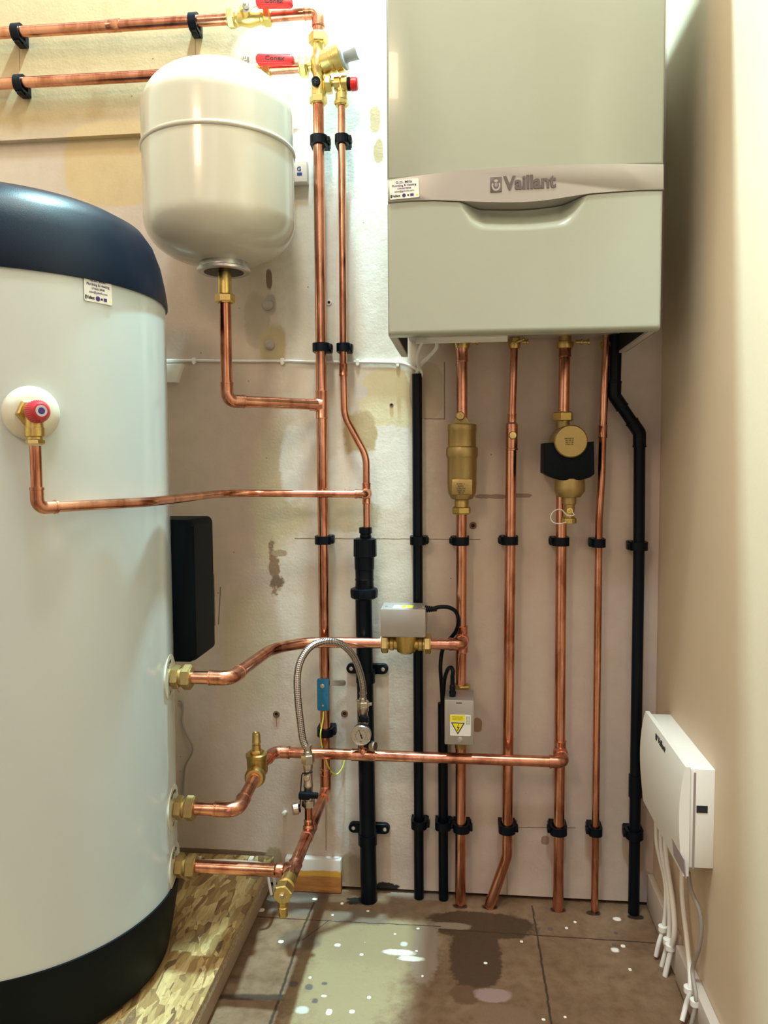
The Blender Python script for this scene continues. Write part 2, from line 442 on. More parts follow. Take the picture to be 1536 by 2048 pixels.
def fl(x, y): q = PZ(x, y, 0); return q
def fb(x, y, rx, ry, c, soft=.25, am=.35):
    p = fl(x, y); ex = (fl(x+rx, y)-fl(x-rx, y)).x/2; ey = (fl(x, y-ry)-fl(x, y+ry)).y/2
    return (p.x, p.y, ex, ey, c, soft, am)
def fl2(x0, y0, x1, y1, w): a, b = fl(x0, y0), fl(x1, y1); return (a.x, a.y, b.x, b.y, w)
def floor_mat():
    m, t, b = nt('stained_concrete_slabs'); p = pos(t)
    n = noise(t, p, 5, 6, .65); n2 = noise(t, p, 45, 5, .65); n3 = noise(t, p, 260, 2)
    base = ramp(t, n.outputs[0], [(.28, (.12, .068, .038)), (.5, (.175, .105, .060)), (.72, (.24, .16, .10))])
    base = mixc(t, .65, base, ramp(t, n2.outputs[0], [(.32, (.62, .58, .54)), (.55, (1, 1, 1)), (.75, (1.1, 1.08, 1.05))]), 'MULTIPLY')
    wet = (.065, .036, .020)
    L = [fb(700, 1960, 110, 110, (.245, .185, .10), .6, .8), fb(760, 1880, 120, 50, (.225, .165, .09), .6, .9),  # these two patches paint the pool of daylight into the floor colour
         fb(960, 1850, 110, 26, wet, .15, .45), fb(950, 1915, 52, 62, wet, .15, .5), fb(930, 1990, 30, 18, (.11, .06, .033), .2, .7),
         fb(985, 1990, 36, 14, (.26, .18, .16), .3, .6), fb(1010, 2030, 60, 20, (.17, .10, .065), .4, .8),
         fb(900, 1852, 40, 7, (.22, .16, .11), .3, .5), fb(850, 1900, 26, 60, (.22, .155, .11), .3, .6),
         fb(720, 1835, 60, 14, (.14, .10, .07), .4, .6), fb(590, 1800, 60, 30, (.13, .10, .08), .4, .4),
         fb(600, 1880, 40, 20, (.11, .075, .05), .4, .5), fb(840, 1790, 60, 10, (.20, .15, .11), .3, .6),
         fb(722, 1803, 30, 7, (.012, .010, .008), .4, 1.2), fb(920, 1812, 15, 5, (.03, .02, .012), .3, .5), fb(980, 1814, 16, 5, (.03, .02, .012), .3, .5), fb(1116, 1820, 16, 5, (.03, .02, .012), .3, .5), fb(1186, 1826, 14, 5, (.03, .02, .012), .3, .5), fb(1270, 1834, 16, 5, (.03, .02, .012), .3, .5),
         fb(820, 1917, 26, 5, (.62, .60, .52), .5, .7), fb(800, 1905, 30, 6, (.60, .58, .50), .5, .7)]
    col = blobs(t, base, L, p, (0, 1), 26)
    wp = (.80, .77, .68)
    S = [(523, 1820, 8, 5), (630, 1798, 7, 3), (684, 1807, 4, 3), (562, 1883, 7, 4), (675, 1890, 8, 4), (808, 1888, 9, 6), (723, 1909, 5, 3),
         (604, 2020, 17, 10), (658, 2024, 8, 8), (704, 2023, 7, 5), (738, 1995, 5, 4), (736, 1822, 4, 2), (665, 1830, 3, 2), (1043, 1883, 4, 3),
         (1133, 1856, 4, 3), (1150, 1844, 4, 3), (1234, 1838, 10, 5), (1230, 1900, 10, 6), (1246, 1892, 6, 4), (1260, 1939, 4, 4), (971, 1926, 5, 3),
         (836, 1857, 4, 2), (845, 1952, 3, 3), (833, 1902, 4, 2), (1130, 2034, 4, 3), (1087, 2039, 5, 3), (790, 1868, 3, 2), (648, 1992, 7, 3), (620, 1955, 4, 3)]
    K = []
    for a in S: K.append(fb(a[0], a[1], a[2]*.75, a[3]*.75, wp if a[2] < 9 or a[0] > 1200 else (.42, .41, .36), .3 if a[2] < 9 else .6, .35))
    for a in [(587, 1968, 9, 6), (618, 1974, 8, 6), (630, 2002, 6, 5), (649, 1967, 6, 3), (1101, 1858, 6, 4), (1232, 1866, 4, 3), (1228, 1890, 4, 3)]:
        K.append(fb(*a, (.10, .08, .07), .5, .4))
    col = blobs(t, col, K, p, (0, 1), 90)
    col = lines(t, col, [fl2(505, 1833, 640, 1841, .0022), fl2(640, 1841, 880, 1853, .0018), fl2(880, 1858, 1310, 1886, .0024),
                         fl2(628, 1805, 597, 1880, .003), fl2(597, 1880, 540, 2050, .0035), fl2(655, 1843, 605, 1880, .0016),
                         fl2(1064, 1812, 1078, 1890, .0024), fl2(1078, 1890, 1105, 2060, .0028), fl2(420, 1993, 560, 1995, .010)], p, (0, 1), (.035, .022, .014), wob=.006)
    v = N(t, 'ShaderNodeTexVoronoi', feature='F1', ins={'Scale': 42.}); t.links.new(p, v.inputs[0])
    sp = N(t, 'ShaderNodeMapRange', ins={1: .06, 2: .03, 3: 0., 4: .8}); t.links.new(v.outputs[0], sp.inputs[0])
    gate = math_(t, 'GREATER_THAN', noise(t, p, 14, 2).outputs[0], .60)
    col = mixc(t, math_(t, 'MULTIPLY', sp.outputs[0], gate), col, (.66, .63, .56))
    t.links.new(col, b.inputs['Base Color'])
    t.links.new(math_(t, 'MULTIPLY_ADD', n2.outputs[0], .4, .3), b.inputs['Roughness'])
    b.inputs['Specular IOR Level'].default_value = .28
    bump(t, b, math_(t, 'ADD', math_(t, 'MULTIPLY', n2.outputs[0], .8), math_(t, 'MULTIPLY', n3.outputs[0], .2)), .4, .004)
    return m
FLOOR = floor_mat()
def osb_mat():
    m, t, b = nt('strand_board'); p = pos(t)
    dn = noise(t, p, 14, 2); wv = N(t, 'ShaderNodeVectorMath', operation='SCALE', ins={'Scale': .010}); t.links.new(dn.outputs['Color'], wv.inputs[0])
    pa = N(t, 'ShaderNodeVectorMath', operation='ADD'); t.links.new(p, pa.inputs[0]); t.links.new(wv.outputs[0], pa.inputs[1])
    col = None; hh = None
    for k, (sc, rot, off) in enumerate(((70, .6, 0), (96, -.9, 3), (84, 1.9, 7))):
        mp = N(t, 'ShaderNodeMapping', ins={'Scale': (1, .30, 1), 'Rotation': (0, 0, rot), 'Location': (off, off, 0)}); t.links.new(pa.outputs[0], mp.inputs[0])
        v = N(t, 'ShaderNodeTexVoronoi', feature='F1', ins={'Scale': float(sc)}); t.links.new(mp.outputs[0], v.inputs[0])
        hs = N(t, 'ShaderNodeSeparateColor'); t.links.new(v.outputs['Color'], hs.inputs[0])
        c = ramp(t, hs.outputs[0], [(0, (.12, .065, .022)), (.25, (.26, .15, .05)), (.6, (.37, .245, .09)), (1, (.50, .36, .16))])
        mp2 = N(t, 'ShaderNodeMapping', ins={'Scale': (12, 1.2, 1), 'Rotation': (0, 0, rot)}); t.links.new(pa.outputs[0], mp2.inputs[0])
        g = noise(t, mp2.outputs[0], 22, 4, .7)
        c = mixc(t, .8, c, ramp(t, g.outputs[0], [(.3, (.66, .58, .45)), (.6, (1, 1, 1))]), 'MULTIPLY')
        if col is None: col, hh = c, hs.outputs[1]
        else:
            gt = math_(t, 'GREATER_THAN', hs.outputs[2], .55); col = mixc(t, gt, col, c); hh = math_(t, 'ADD', hh, hs.outputs[1])
    dk = noise(t, p, 120, 3, .7); col = mixc(t, ramp(t, dk.outputs[0], [(.60, (0, 0, 0)), (.68, (.8, .8, .8))]), col, (.24, .13, .05))
    t.links.new(col, b.inputs['Base Color']); b.inputs['Roughness'].default_value = .5
    bump(t, b, hh, .5, .002); return m
OSB = osb_mat()
def pine_mat():
    m, t, b = nt('bare_pine'); p = pos(t)
    mp = N(t, 'ShaderNodeMapping', ins={'Scale': (2, 2, 14)}); t.links.new(p, mp.inputs[0]); n = noise(t, mp.outputs[0], 9, 5, .6, 1)
    c = ramp(t, n.outputs[0], [(.3, (.34, .13, .03)), (.6, (.50, .22, .06)), (.8, (.60, .30, .10))])
    a, c1, c2 = P(620, 1728, .02), (.70, .68, .66), (.62, .36, .05)
    col = blobs(t, c, [(a.x, P(620, 1743, .02).z, .3, .011, c2, .3, .5), (a.x, a.z+.002, .3, .018, c1, .2, .5)], p)
    t.links.new(col, b.inputs['Base Color']); b.inputs['Roughness'].default_value = .5; return m
PINE = pine_mat()
def chip_mat():
    m, t, b = nt('chipboard_edge'); p = pos(t); n = noise(t, p, 220, 4, .7)
    t.links.new(ramp(t, n.outputs[0], [(.3, (.16, .10, .05)), (.5, (.40, .30, .19)), (.7, (.58, .46, .30))]), b.inputs['Base Color'])
    b.inputs['Roughness'].default_value = .8; bump(t, b, n.outputs[0], .6, .002); return m
CHIP = chip_mat()
TIMBER = paint_mat('pale_timber', (.40, .29, .20))

# ------------------------------------------------------------------ structure
XR = .3885
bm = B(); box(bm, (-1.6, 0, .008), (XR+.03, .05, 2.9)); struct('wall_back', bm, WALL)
bm = B(); box(bm, (-1.6, .012, -.01), (XR, .02, .02)); struct('gap_shade_strip', bm, DARK)  # dark strip added behind the floor gap to give its shade
bm = B(); box(bm, (XR, .0, -.01), (XR+.05, -2.9, 2.9)); struct('wall_right', bm, PAINT)
bm = B(); box(bm, (-1.6, .05, -.03), (XR+.05, -2.9, 0)); struct('floor', bm, FLOOR)
bm = B(); box(bm, (-1.62, .05, -.03), (-1.6, -2.9, 2.9)); struct('wall_left', bm, PAINT)
# thicker boarded band high on the back wall
zb = P(100, 276, .018).z
bm = B(); prism(bm, [(-1.6, -.018), (P(430, 200, 0).x, -.018), (P(600, 200, 0).x, 0), (-1.6, 0)], Matrix.Identity(4), zb, 2.9); struct('trim_2', bm, WALL)
# skirting on the right wall, broken in two lengths
a = PX(1303, 1752, XR-.012); zsk = PX(1430, 2046, XR-.012).z
zs = .072
bm = B(); box(bm, (XR-.013, -.004, .002), (XR, -.22, zs), .002); struct('baseboard_right', bm, SKIRT)
bm = B(); box(bm, (XR-.016, -.235, .004), (XR, -1.6, zs-.004), .002); struct('trim_3', bm, SKIRT)
# leftover skirting piece on the back wall
a = P(570, 1716, .018); b2 = P(682, 1786, .018)
bm = B(); box(bm, (a.x, -.018, .001), (b2.x, 0, a.z), .0015); struct('baseboard_back', bm, PINE)

# ------------------------------------------------------------------ platform
zt = .069
pr = PZ(522, 1765, zt); pq = PZ(383, 2048, zt)
def edge_x(y): t = (y-pr.y)/(pq.y-pr.y); return pr.x+(pq.x-pr.x)*t
pl = thing('cylinder_platform', 'low strand board platform on the floor under the tall white cylinder', 'platform', (-.8, -.4, 0))
y0, y1 = -.004, -1.25
out = [(-1.58, y0), (edge_x(y0), y0), (edge_x(-.34), -.34), (edge_x(y1), y1), (-1.58, y1)]
bm = B(); prism(bm, out, Matrix.Identity(4), zt-.004, zt, .0008); obj('board', bm, OSB, pl)
bm = B(); prism(bm, [(-1.58, y0), (edge_x(y0)-.0005, y0), (edge_x(y1)-.0005, y1), (-1.58, y1)], Matrix.Identity(4), zt-.022, zt-.004); obj('board_edge', bm, CHIP, pl)
bm = B(); prism(bm, [(-1.57, y0-.002), (edge_x(y0)-.008, y0-.002), (edge_x(y1)-.008, y1), (-1.57, y1)], Matrix.Identity(4), .001, zt-.022); obj('timber_frame', bm, TIMBER, pl)

# ------------------------------------------------------------------ pipe builder
R15, R22 = .0075, .011
def pipe(parent, pts, r, bend=None, mat=None, seg=26, name='pipe'):
    bm = B(); tube(bm, arc_path(pts, bend if bend is not None else r*1.6), r, seg); return obj(name, bm, mat or COPPER, parent, 50)
def sleeve(bm, p, d, L, r, lip=True):
    d = Vector(d).normalized(); p = Vector(p)
    lathe(bm, p-d*L/2, d, [(0, r), (.0004, r+.0013), (.003, r+.0016), (.004, r+.0011), (L-.004, r+.0011), (L-.003, r+.0016), (L-.0004, r+.0013), (L, r)], 28)
def elbow(parent, a, p, b, r, leg=.020, br=None, name='elbow', mat=None):
    a, p, b = Vector(a), Vector(p), Vector(b); br = br or r*1.5
    u = (a-p).normalized(); v = (b-p).normalized(); t = br/math.tan(u.angle(v)/2)
    L = t+leg
    bm = B(); tube(bm, arc_path([p+u*L, p, p+v*L], [0, br, 0], 12), r+.0014, 28)
    for q in (u, v): lathe(bm, p+q*(L-.004), q, [(0, r+.001), (.0005, r+.0022), (.0036, r+.0022), (.004, r)], 28)
    return obj(name, bm, mat or COPPER2, parent, 50)
def coupling(parent, p, d, L, r): bm = B(); sleeve(bm, p, d, L, r); return obj('coupling', bm, COPPER2, parent)
def tee(parent, p, d, bd, r, r2=None, L=.05, BL=.028):
    r2 = r2 or r; p = Vector(p); d = Vector(d).normalized(); bd = Vector(bd).normalized()
    bm = B(); sleeve(bm, p, d, L, r)
    lathe(bm, p, bd, [(0, r2+.004), (r+.001, r2+.0035), (r+.004, r2+.0012), (BL-.004, r2+.0012), (BL-.003, r2+.0018), (BL, r2)], 28)
    return obj('tee', bm, COPPER2, parent)
def nut(parent, p, d, L, r, mat=None, rot=None, name='compression_nut'):
    bm = B(); hexn(bm, p, d, L, r, rot); return obj(name, bm, mat or BRASS, parent, 25)
UPV = Vector((0, 0, 1))

# ---- upper pipe
o45 = .045
A0, A1, A2 = P(-60, 70, o45), P(636, 25, o45), P(637, 76, o45)
t1 = thing('copper_pipe', 'upper of two long horizontal copper pipes on the wall, turning down at its elbow', 'pipe', A1)
vA = P(458, 38, o45); vB = P(540, 33, o45)
bm = B(); tube(bm, [A0, vA], R22); tube(bm, arc_path([vB, A1, A2], R22*1.5), R22); obj('pipe', bm, COPPER, t1)
elbow(t1, A0, A1, A2, R22, .012, .016); coupling(t1, lerp(A0, A1, .425), A1-A0, .03, R22)
# ---- second pipe
B0, B1 = P(-60, 171, o45), P(606, 134, o45)
t2 = thing('copper_pipe', 'lower of the two long horizontal copper pipes, passing behind the white expansion vessel', 'pipe', B1)
wA = P(460, 143, o45); wB = P(538, 138.5, o45)
bm = B(); tube(bm, [B0, wA], R22); tube(bm, [wB, B1], R22); obj('pipe', bm, COPPER, t2)

def ball_valve(x0, x1, yc, label, sx, sy, hx0, hy0, hx1, hy1):
    a = P(x0, yc[0], o45); b = P(x1, yc[1], o45); d = (b-a).normalized(); L = (b-a).length
    t = thing('ball_valve', label, 'valve', lerp(a, b, .5), 'red lever ball valves')
    bm = B()
    lathe(bm, a, d, [(.010, .013), (.014, .0155), (.019, .0155), (.021, .0135), (.028, .0150), (L*.5, .0185), (L-.028, .0150), (L-.021, .0135), (L-.019, .0155), (L-.014, .0155), (L-.010, .013)], 32)
    sc = P(sx, sy, o45); lathe(bm, lerp(a, b, .45)+Vector((0, -.012, 0)), (0, -1, .35), [(0, .010), (.016, .009), (.018, .007)], 20)
    obj('body', bm, BRASS2, t)
    for q, dd in ((a, d), (b, -d)):
        nut(t, q-dd*.001, dd, .015, .0185, BRASS2, .3)
    s = P(sx, sy, .085)
    bm = B(); hexn(bm, s, (0, -1, .15), .008, .0068); lathe(bm, s, (0, -1, .15), [(.008, .0035), (.012, .003), (.0125, 0)], 14); obj('stem_nut', bm, STEEL, t)
    h0 = P(hx0, (hy0+hy1)/2, .083); h1 = P(hx1, (hy0+hy1)/2+1, .083); hh = (P(hx0, hy0, .083)-P(hx0, hy1, .083)).length
    ld = (h1-h0).normalized(); ln = (h1-h0).length
    bm = B(); M = frame(s+Vector((0, .003, 0)), (h0-s), (0, 0, 1)); LL = (h0-s).length
    prism(bm, [(-.008, -.006), (-.004, -.009), (.004, -.009), (LL*.6, -.005), (LL+.012, -.006), (LL+.012, .006), (LL*.6, .006), (.002, .009), (-.006, .007)], M, -.0012, .0014)
    obj('lever_arm', bm, STEEL, t)
    Mh = frame(lerp(h0, h1, .5), ld, (0, 0, 1))
    out = rrect(ln, hh, hh*.35, 5); out = [(x, y*(1 if x < ln*.25 else .82)) for x, y in out]
    bm = B(); prism(bm, out, Mh, -.006, .006, .002); obj('handle_sleeve', bm, RED, t)
    bm = B(); text(bm, 'Conex', frame(lerp(h0, h1, .5)+Vector((0, -.0066, 0)), ld, (0, 0, 1)), hh*.66, .0005, ln*.52, .01); obj('lettering', bm, INK, t)
    return t
ball_valve(457, 542, (38, 33), 'brass valve with red lever on the uppermost horizontal copper pipe', 492, 13, 513, -6, 585, 15)
ball_valve(459, 540, (143, 138.5), 'brass valve with red lever just above the white expansion vessel', 492, 119, 513, 109, 588, 129)

# ---- multi valve block
c0 = P(635, 128, o45)
mv = thing('inlet_control_valve', 'brass pressure reducing valve block with grey cap beneath the upper elbow', 'valve', c0)
bm = B()
vl(bm, 637, o45, [(88, 13), (92, 11), (112, 12), (118, 16), (128, 17), (140, 16), (148, 12), (160, 11), (172, 15), (196, 15)], 32)
ax = (P(690, 111, .06)-P(640, 129, .05)).normalized(); kk = depth(c0)/F
lathe(bm, P(634, 131, .045), ax, [(0, .012), (.010, .016), (.013, .022), (.030, .0225), (.031, .0245), (.036, .0245), (.037, .023), (.040, .023), (.041, .027), (.053, .027), (.055, .025)], 40)
hl(bm, 133, o45, [(606, 11), (622, 11), (632, 13)], 28)
hl(bm, 168, o45, [(636, 9), (653, 9), (654, 11), (656, 7), (672, 7)], 24)
tube(bm, [P(640, 105, .045), P(654, 118, .06)], .007, 12)
obj('body', bm, BRASS2, mv)
nut(mv, P(637, 89, o45), (0, 0, 1), .020, .0195, BRASS2, .2); nut(mv, P(637, 209, o45), (0, 0, 1), .016, .0175, BRASS2, .1)
nut(mv, P(600, 134, o45), (1, 0, 0), .015, .021, BRASS2, .25); nut(mv, P(651, 170, o45), (1, 0, 0), .013, .018, BRASS2, .2)
q = P(634, 131, .045)+ax*.055
bm = B(); lathe(bm, q, ax, [(0, .025), (.001, .026), (.004, .0255), (.005, .0145), (.012, .0135), (.030, .0155), (.031, .0145), (.0315, 0)], 30)
obj('cap', bm, GREYP, mv)
bm = B(); pc = P(630, 161, .066); lathe(bm, pc+Vector((0, .015, 0)), (.1, -1, 0), [(0, .0085), (.014, .0088), (.0155, .008), (.0155, .0062), (.0145, .006), (.0145, 0)], 28)
obj('check_plug', bm, BLACKP, mv)
bm = B(); Mx = front(pc+Vector((0, -.0002, 0))); box(bm, pc+Vector((-.0045, -.0002, -.001)), pc+Vector((.0045, .001, .001))); box(bm, pc+Vector((-.001, -.0002, -.0045)), pc+Vector((.001, .001, .0045))); obj('cross_slot', bm, INK, mv)
# ---- relief valve
rv = thing('pressure_relief_valve', 'small brass relief valve with bright red cap right of the grey-capped block', 'valve', P(684, 170, o45))
bm = B(); hl(bm, 168, o45, [(668, 8), (669, 15), (680, 15.5), (682, 13), (684, 17), (695, 17), (696, 13)], 28)
vl(bm, 683, o45, [(172, 11), (184, 9), (188, 12), (200, 12.5), (204, 10)], 26); obj('body', bm, BRASS2, rv)
nut(rv, P(683, 212, o45), (0, 0, 1), .010, .0145, BRASS2, .4)
bm = B(); hl(bm, 168, o45, [(695, 14), (700, 15), (702, 12)], 26); obj('collar', bm, BLACKP, rv)
bm = B(); hl(bm, 168, o45, [(701, 13), (703, 15), (713, 14.5), (715.5, 12), (715.6, 0)], 18); obj('cap', bm, RED, rv, 20)

# ---- main cold pipe down the wall
o3 = .032
M0 = P(636.5, 203, o45); M0b = P(638.5, 690, o3+.004); M1 = P(652, 1583, o3); M2 = P(617, 1671, .212); M3 = P(569, 1744, .352)
yM = M0.y
M2 = Vector((M1.x, -.212, M1.z)); M3 = Vector((M1.x, -.352, M1.z))
cp = thing('copper_pipe', 'long vertical copper pipe dropping from the grey-capped brass block to the bottom elbow', 'pipe', M1)
pipe(cp, [M0, M1, M3], R22, R22*1.4)
elbow(cp, M0, M1, M3, R22, .024, R22*1.3); tee(cp, M2, (0, 1, 0), (0, 0, 1), R22, R15, .045, .026)
TE = M3
tee(cp, TE, (0, 1, 0), (-1, 0, 0), R22, R22, .05, .03)
def onM(py): return lerp(M0, M1, (py-203)/(1583-203))
tee(cp, onM(787), M1-M0, (-1, -.3, 0), R22, R22, .058, .026)
coupling(cp, lerp(M1, M2, .0)+Vector((0, 0, .05)), UPV, .004, R22)

# cold connection to the cylinder
CYL_C = Vector((-.7607, -.3938)); RC = .262
cw = thing('copper_pipe', 'lowest horizontal copper pipe running from the cylinder to the drain tee', 'pipe', P(450, 1740, .352))
pipe(cw, [Vector((CYL_C.x+RC+.03, -.352, TE.z)), TE+Vector((-.02, 0, 0))], R22)
dc = thing('drain_cock', 'brass drain cock pointing out at the end of the bottom diagonal copper pipe', 'drain cock', TE)
bm = B(); q = TE+Vector((0, -.022, 0)); lathe(bm, q, (0, -1, 0), [(0, .0125), (.020, .0125), (.022, .0145), (.026, .0145), (.028, .0115), (.034, .0115)], 26)
lathe(bm, q+Vector((0, -.045, -.008)), (0, 0, -1), [(0, .0075), (.014, .0075), (.015, .0085), (.022, .0085), (.022, .0068), (.030, .0075), (.0305, .0055), (.024, .005), (.024, 0)], 22)
obj('body', bm, BRASS, dc)
bm = B(); hexn(bm, q+Vector((0, -.032, 0)), (0, -1, 0), .020, .0165, .2); obj('hex_head', bm, BRASS2, dc, 25)
bm = B(); box(bm, q+Vector((-.0035, -.058, -.0035)), q+Vector((.0035, -.05, .0035)), .0006); obj('spindle', bm, NICKEL, dc)

# ------------------------------------------------------------------ hot water cylinder
zc0, zc1, zc2 = zt+.001, .206, 1.194
cy = thing('hot_water_cylinder', 'tall glossy white cylinder with dark cap and base standing on strand board', 'cylinder', (CYL_C.x, CYL_C.y, zc0))
cc = (CYL_C.x, CYL_C.y, 0)
bm = B(); lathe(bm, cc, UPV, [(zc1-.004, RC-.003), (zc1, RC), (zc2+.006, RC)], 160); obj('shell', bm, WHITEE, cy)
bm = B(); lathe(bm, cc, UPV, [(zc0, .236), (zc0+.006, .243), (zc0+.04, .250), (zc1-.02, RC+.0005), (zc1, RC+.003), (zc1+.001, RC-.004)], 128); obj('base', bm, BLACKT, cy)
bm = B(); lathe(bm, cc, UPV, [(zc2-.001, RC+.004), (zc2+.006, RC+.004), (zc2+.03, RC+.001), (zc2+.065, RC-.006), (zc2+.095, RC-.017), (zc2+.115, RC-.031), (zc2+.128, RC-.055), (zc2+.134, RC-.10), (zc2+.137, 0)], 160); obj('top_cap', bm, NAVY, cy, 60)
def cylhit(px, py):
    d = FW + RT*((px-768)/F) + UP*((1024-py)/F)
    ox, oy = CAM.x-CYL_C.x, CAM.y-CYL_C.y
    a = d.x**2+d.y**2; b = 2*(ox*d.x+oy*d.y); c = ox*ox+oy*oy-RC*RC
    s = (-b-sqrt(max(0, b*b-4*a*c)))/(2*a); p = CAM+d*s
    return p, Vector((p.x-CYL_C.x, p.y-CYL_C.y, 0)).normalized()
def rosette(z, yoff, word, py):
    c = Vector((CYL_C.x+sqrt(RC*RC-(yoff-CYL_C.y)**2), yoff, z)); n = Vector((c.x-CYL_C.x, c.y-CYL_C.y, 0)).normalized()
    bm = B(); lathe(bm, c-n*.004, n, [(0, .0385), (.003, .039), (.0042, .0384), (.0043, 0)], 48)
    r = obj('cover_disc', bm, ROSE, cy)
    t_ = Vector((-n.y, n.x, 0))
    bm = B()
    for k, ch in enumerate(word):
        an = radians(34-13*k+ (5 if len(word) < 5 else 0)); rad = .028
        o = c+n*.0008+UPV*(rad*cos(an))+t_*(-rad*sin(an)); u2 = UPV*cos(an)-t_*sin(an); x2 = t_*cos(an)+UPV*sin(an)
        text(bm, ch, frame(o, x2, u2), .0105, .0002, None, .01)
    obj('lettering', bm, INK, r); bm = B()
    o = c+n*.0006+UPV*(-.026)-t_*.006; prism(bm, rrect(.011, .0014, .0005, 2), frame(o, t_*.9+UPV*.4, UPV), 0, .0003)
    obj('index_mark', bm, INK, r)
    return c
fit = []
ztp = {}
for key, z, word, py, mat in (('flow', P(400, 1355, .352).z, 'Flow', 0, BRASS), ('return', P(420, 1618, .352).z, 'Return', 0, BRASS), ('cold', TE.z, 'CW in', 0, BRASS)):
    c = rosette(z, -.352, word, py); ztp[key] = z
    bm = B(); x0 = c.x
    lathe(bm, (x0, -.352, z), (1, 0, 0), [(0, .0155), (.010, .0155)], 28)
    hexn(bm, (x0+.004, -.352, z), (1, 0, 0), .013, .0205, .2); lathe(bm, (x0+.017, -.352, z), (1, 0, 0), [(0, .015), (.007, .015)], 28)
    hexn(bm, (x0+.022, -.352, z), (1, 0, 0), .016, .0215, .35); obj('compression_fitting', bm, BRASSD, cy, 25)
# sticker
sp, sn = cylhit(195.5, 581)
tn = Vector((-sn.y, sn.x, 0))
def sticker(parent, c, x, up, w_, h_):
    Ms = frame(c, x, up)
    s = B(); prism(s, rrect(w_, h_, h_*.07, 4), Ms, 0, .0005); st = obj('sticker', s, STK, parent)
    def at(dx, dy): 
        q = frame(c, x, up); return q @ Matrix.Translation((dx*w_, dy*h_, .0007))
    s = B(); text(s, 'G.D. Mills', at(.0, .36), h_*.19, .0001, w_*.55, .012)
    text(s, 'Plumbing & Heating', at(0, .19), h_*.15, .0001, w_*.82, .012)
    text(s, '07968678808', at(0, .03), h_*.12, .0001, w_*.46); text(s, 'sales@gdmills.com', at(0, -.11), h_*.12, .0001, w_*.66)
    obj('sticker_text', s, INKP, st)
    s = B(); text(s, 'Vaillant', at(-.28, -.34), h_*.17, .0001, w_*.28, .03)
    prism(s, rrect(w_*.05, h_*.16, .0003, 2), at(-.45, -.34), 0, .0001)
    lathe(s, at(.12, -.34).translation, Vector(x).cross(Vector(up)), [(0, h_*.05), (.0001, h_*.05)], 10); obj('sticker_marks', s, INK, st)
    s = B(); lathe(s, at(-.02, -.34).translation, Vector(x).cross(Vector(up)), [(-.0002, h_*.10), (.0001, h_*.10), (.0001, h_*.06), (0, h_*.06)], 20)
    prism(s, rrect(w_*.12, h_*.13, .0003, 2), at(.25, -.34), 0, .0001); obj('sticker_emblem', s, INKP, st)
    s = B(); prism(s, rrect(w_*.07, h_*.05, .0003, 2), at(.43, -.36), 0, .0001); obj('sticker_badge', s, YEL, st)
sticker(cy, sp+sn*.0005, tn, UPV, .046, .036)
# dark side housing
bx1 = P(391, 1180, .27).x; bz0 = P(380, 1318, .25).z; bz1 = P(380, 1038, .25).z
bm = B(); Mh = Matrix(((1, 0, 0, 0), (0, 0, 1, 0), (0, 1, 0, 0), (0, 0, 0, 1)))
ol = rrect(bx1+.58, bz1-bz0, .012, 5, (bx1-.58)/2, (bz0+bz1)/2)
prism(bm, [(x, z) for x, z in ol], frame((0, -.17, 0), (1, 0, 0), (0, 0, 1)), 0, .10, .008); obj('control_housing', bm, BLACKT, cy)
# two small screws / label specks on shell are surface marks only

# ---- temperature relief valve on the cylinder
S, n = cylhit(61, 827)
bm = B(); lathe(bm, S-n*.006, n, [(0, .0365), (.012, .037), (.016, .035), (.020, .022), (.0215, 0)], 56); obj('valve_cover_disc', bm, ROSE, cy, 50)
acam = Vector((.66, -.75)); aw = Vector((acam.x*cos(YAW)-(-acam.y)*(-sin(YAW))*1, 0, 0))
# convert camera-plane direction to world
rx_, fy_ = Vector((cos(YAW), sin(YAW), 0)), Vector((-sin(YAW), cos(YAW), 0))
aw = (rx_*.66-fy_*.75).normalized()
S0 = S+n*.004-rx_*.006
tv = thing('temperature_relief_valve', 'brass valve with ribbed crimson knob on round cream disc of the white cylinder', 'valve', S0)
bm = B(); lathe(bm, S0, aw, [(0, .010), (.052, .0135), (.054, .012)], 26)
o1 = S0+aw*.032; z_ = P(0, 0, 0)
lathe(bm, o1+UPV*(-.006), (0, 0, -1), [(0, .011), (.014, .0115), (.0145, .0128), (.026, .0128), (.027, .010), (.031, .0098)], 28)
obj('body', bm, BRASS, tv)
bm = B(); hexn(bm, S0+aw*.008, aw, .016, .0185, .1); obj('inlet_nut', bm, BRASS, tv, 25)
nut(tv, o1+UPV*(-.043), (0, 0, 1), .007, .0125, BRASS2, .3)
k0 = S0+aw*.040
bm = B(); seg = 64; x, y, a = basis(aw); rings = []
for tt, r in [(0, .0135), (.001, .0155), (.012, .0150), (.018, .0125), (.0215, .0098), (.022, .0075)]:
    rings.append([bm.verts.new(k0+a*tt+(x*cos(2*pi*k/seg)+y*sin(2*pi*k/seg))*(r*(1-.035*(k % 2)*(1 if .0005 < tt < .019 else 0)))) for k in range(seg)])
for A_, B_ in zip(rings, rings[1:]):
    for k in range(seg): bm.faces.new([A_[k], A_[(k+1) % seg], B_[(k+1) % seg], B_[k]])
bm.faces.new(rings[0]); bm.faces.new(rings[-1]); kb = obj('knob', bm, REDD, tv, 20)
bm = B(); lathe(bm, k0+aw*.0218, aw, [(0, .0075), (.0007, .0073), (.0007, .0045), (0, .0045)], 28); obj('knob_ring', bm, GREYP, kb)
bm = B(); lathe(bm, k0+aw*.0218, aw, [(0, .0045), (.0005, .0045), (.0006, 0)], 28); obj('knob_centre', bm, INKP, kb)

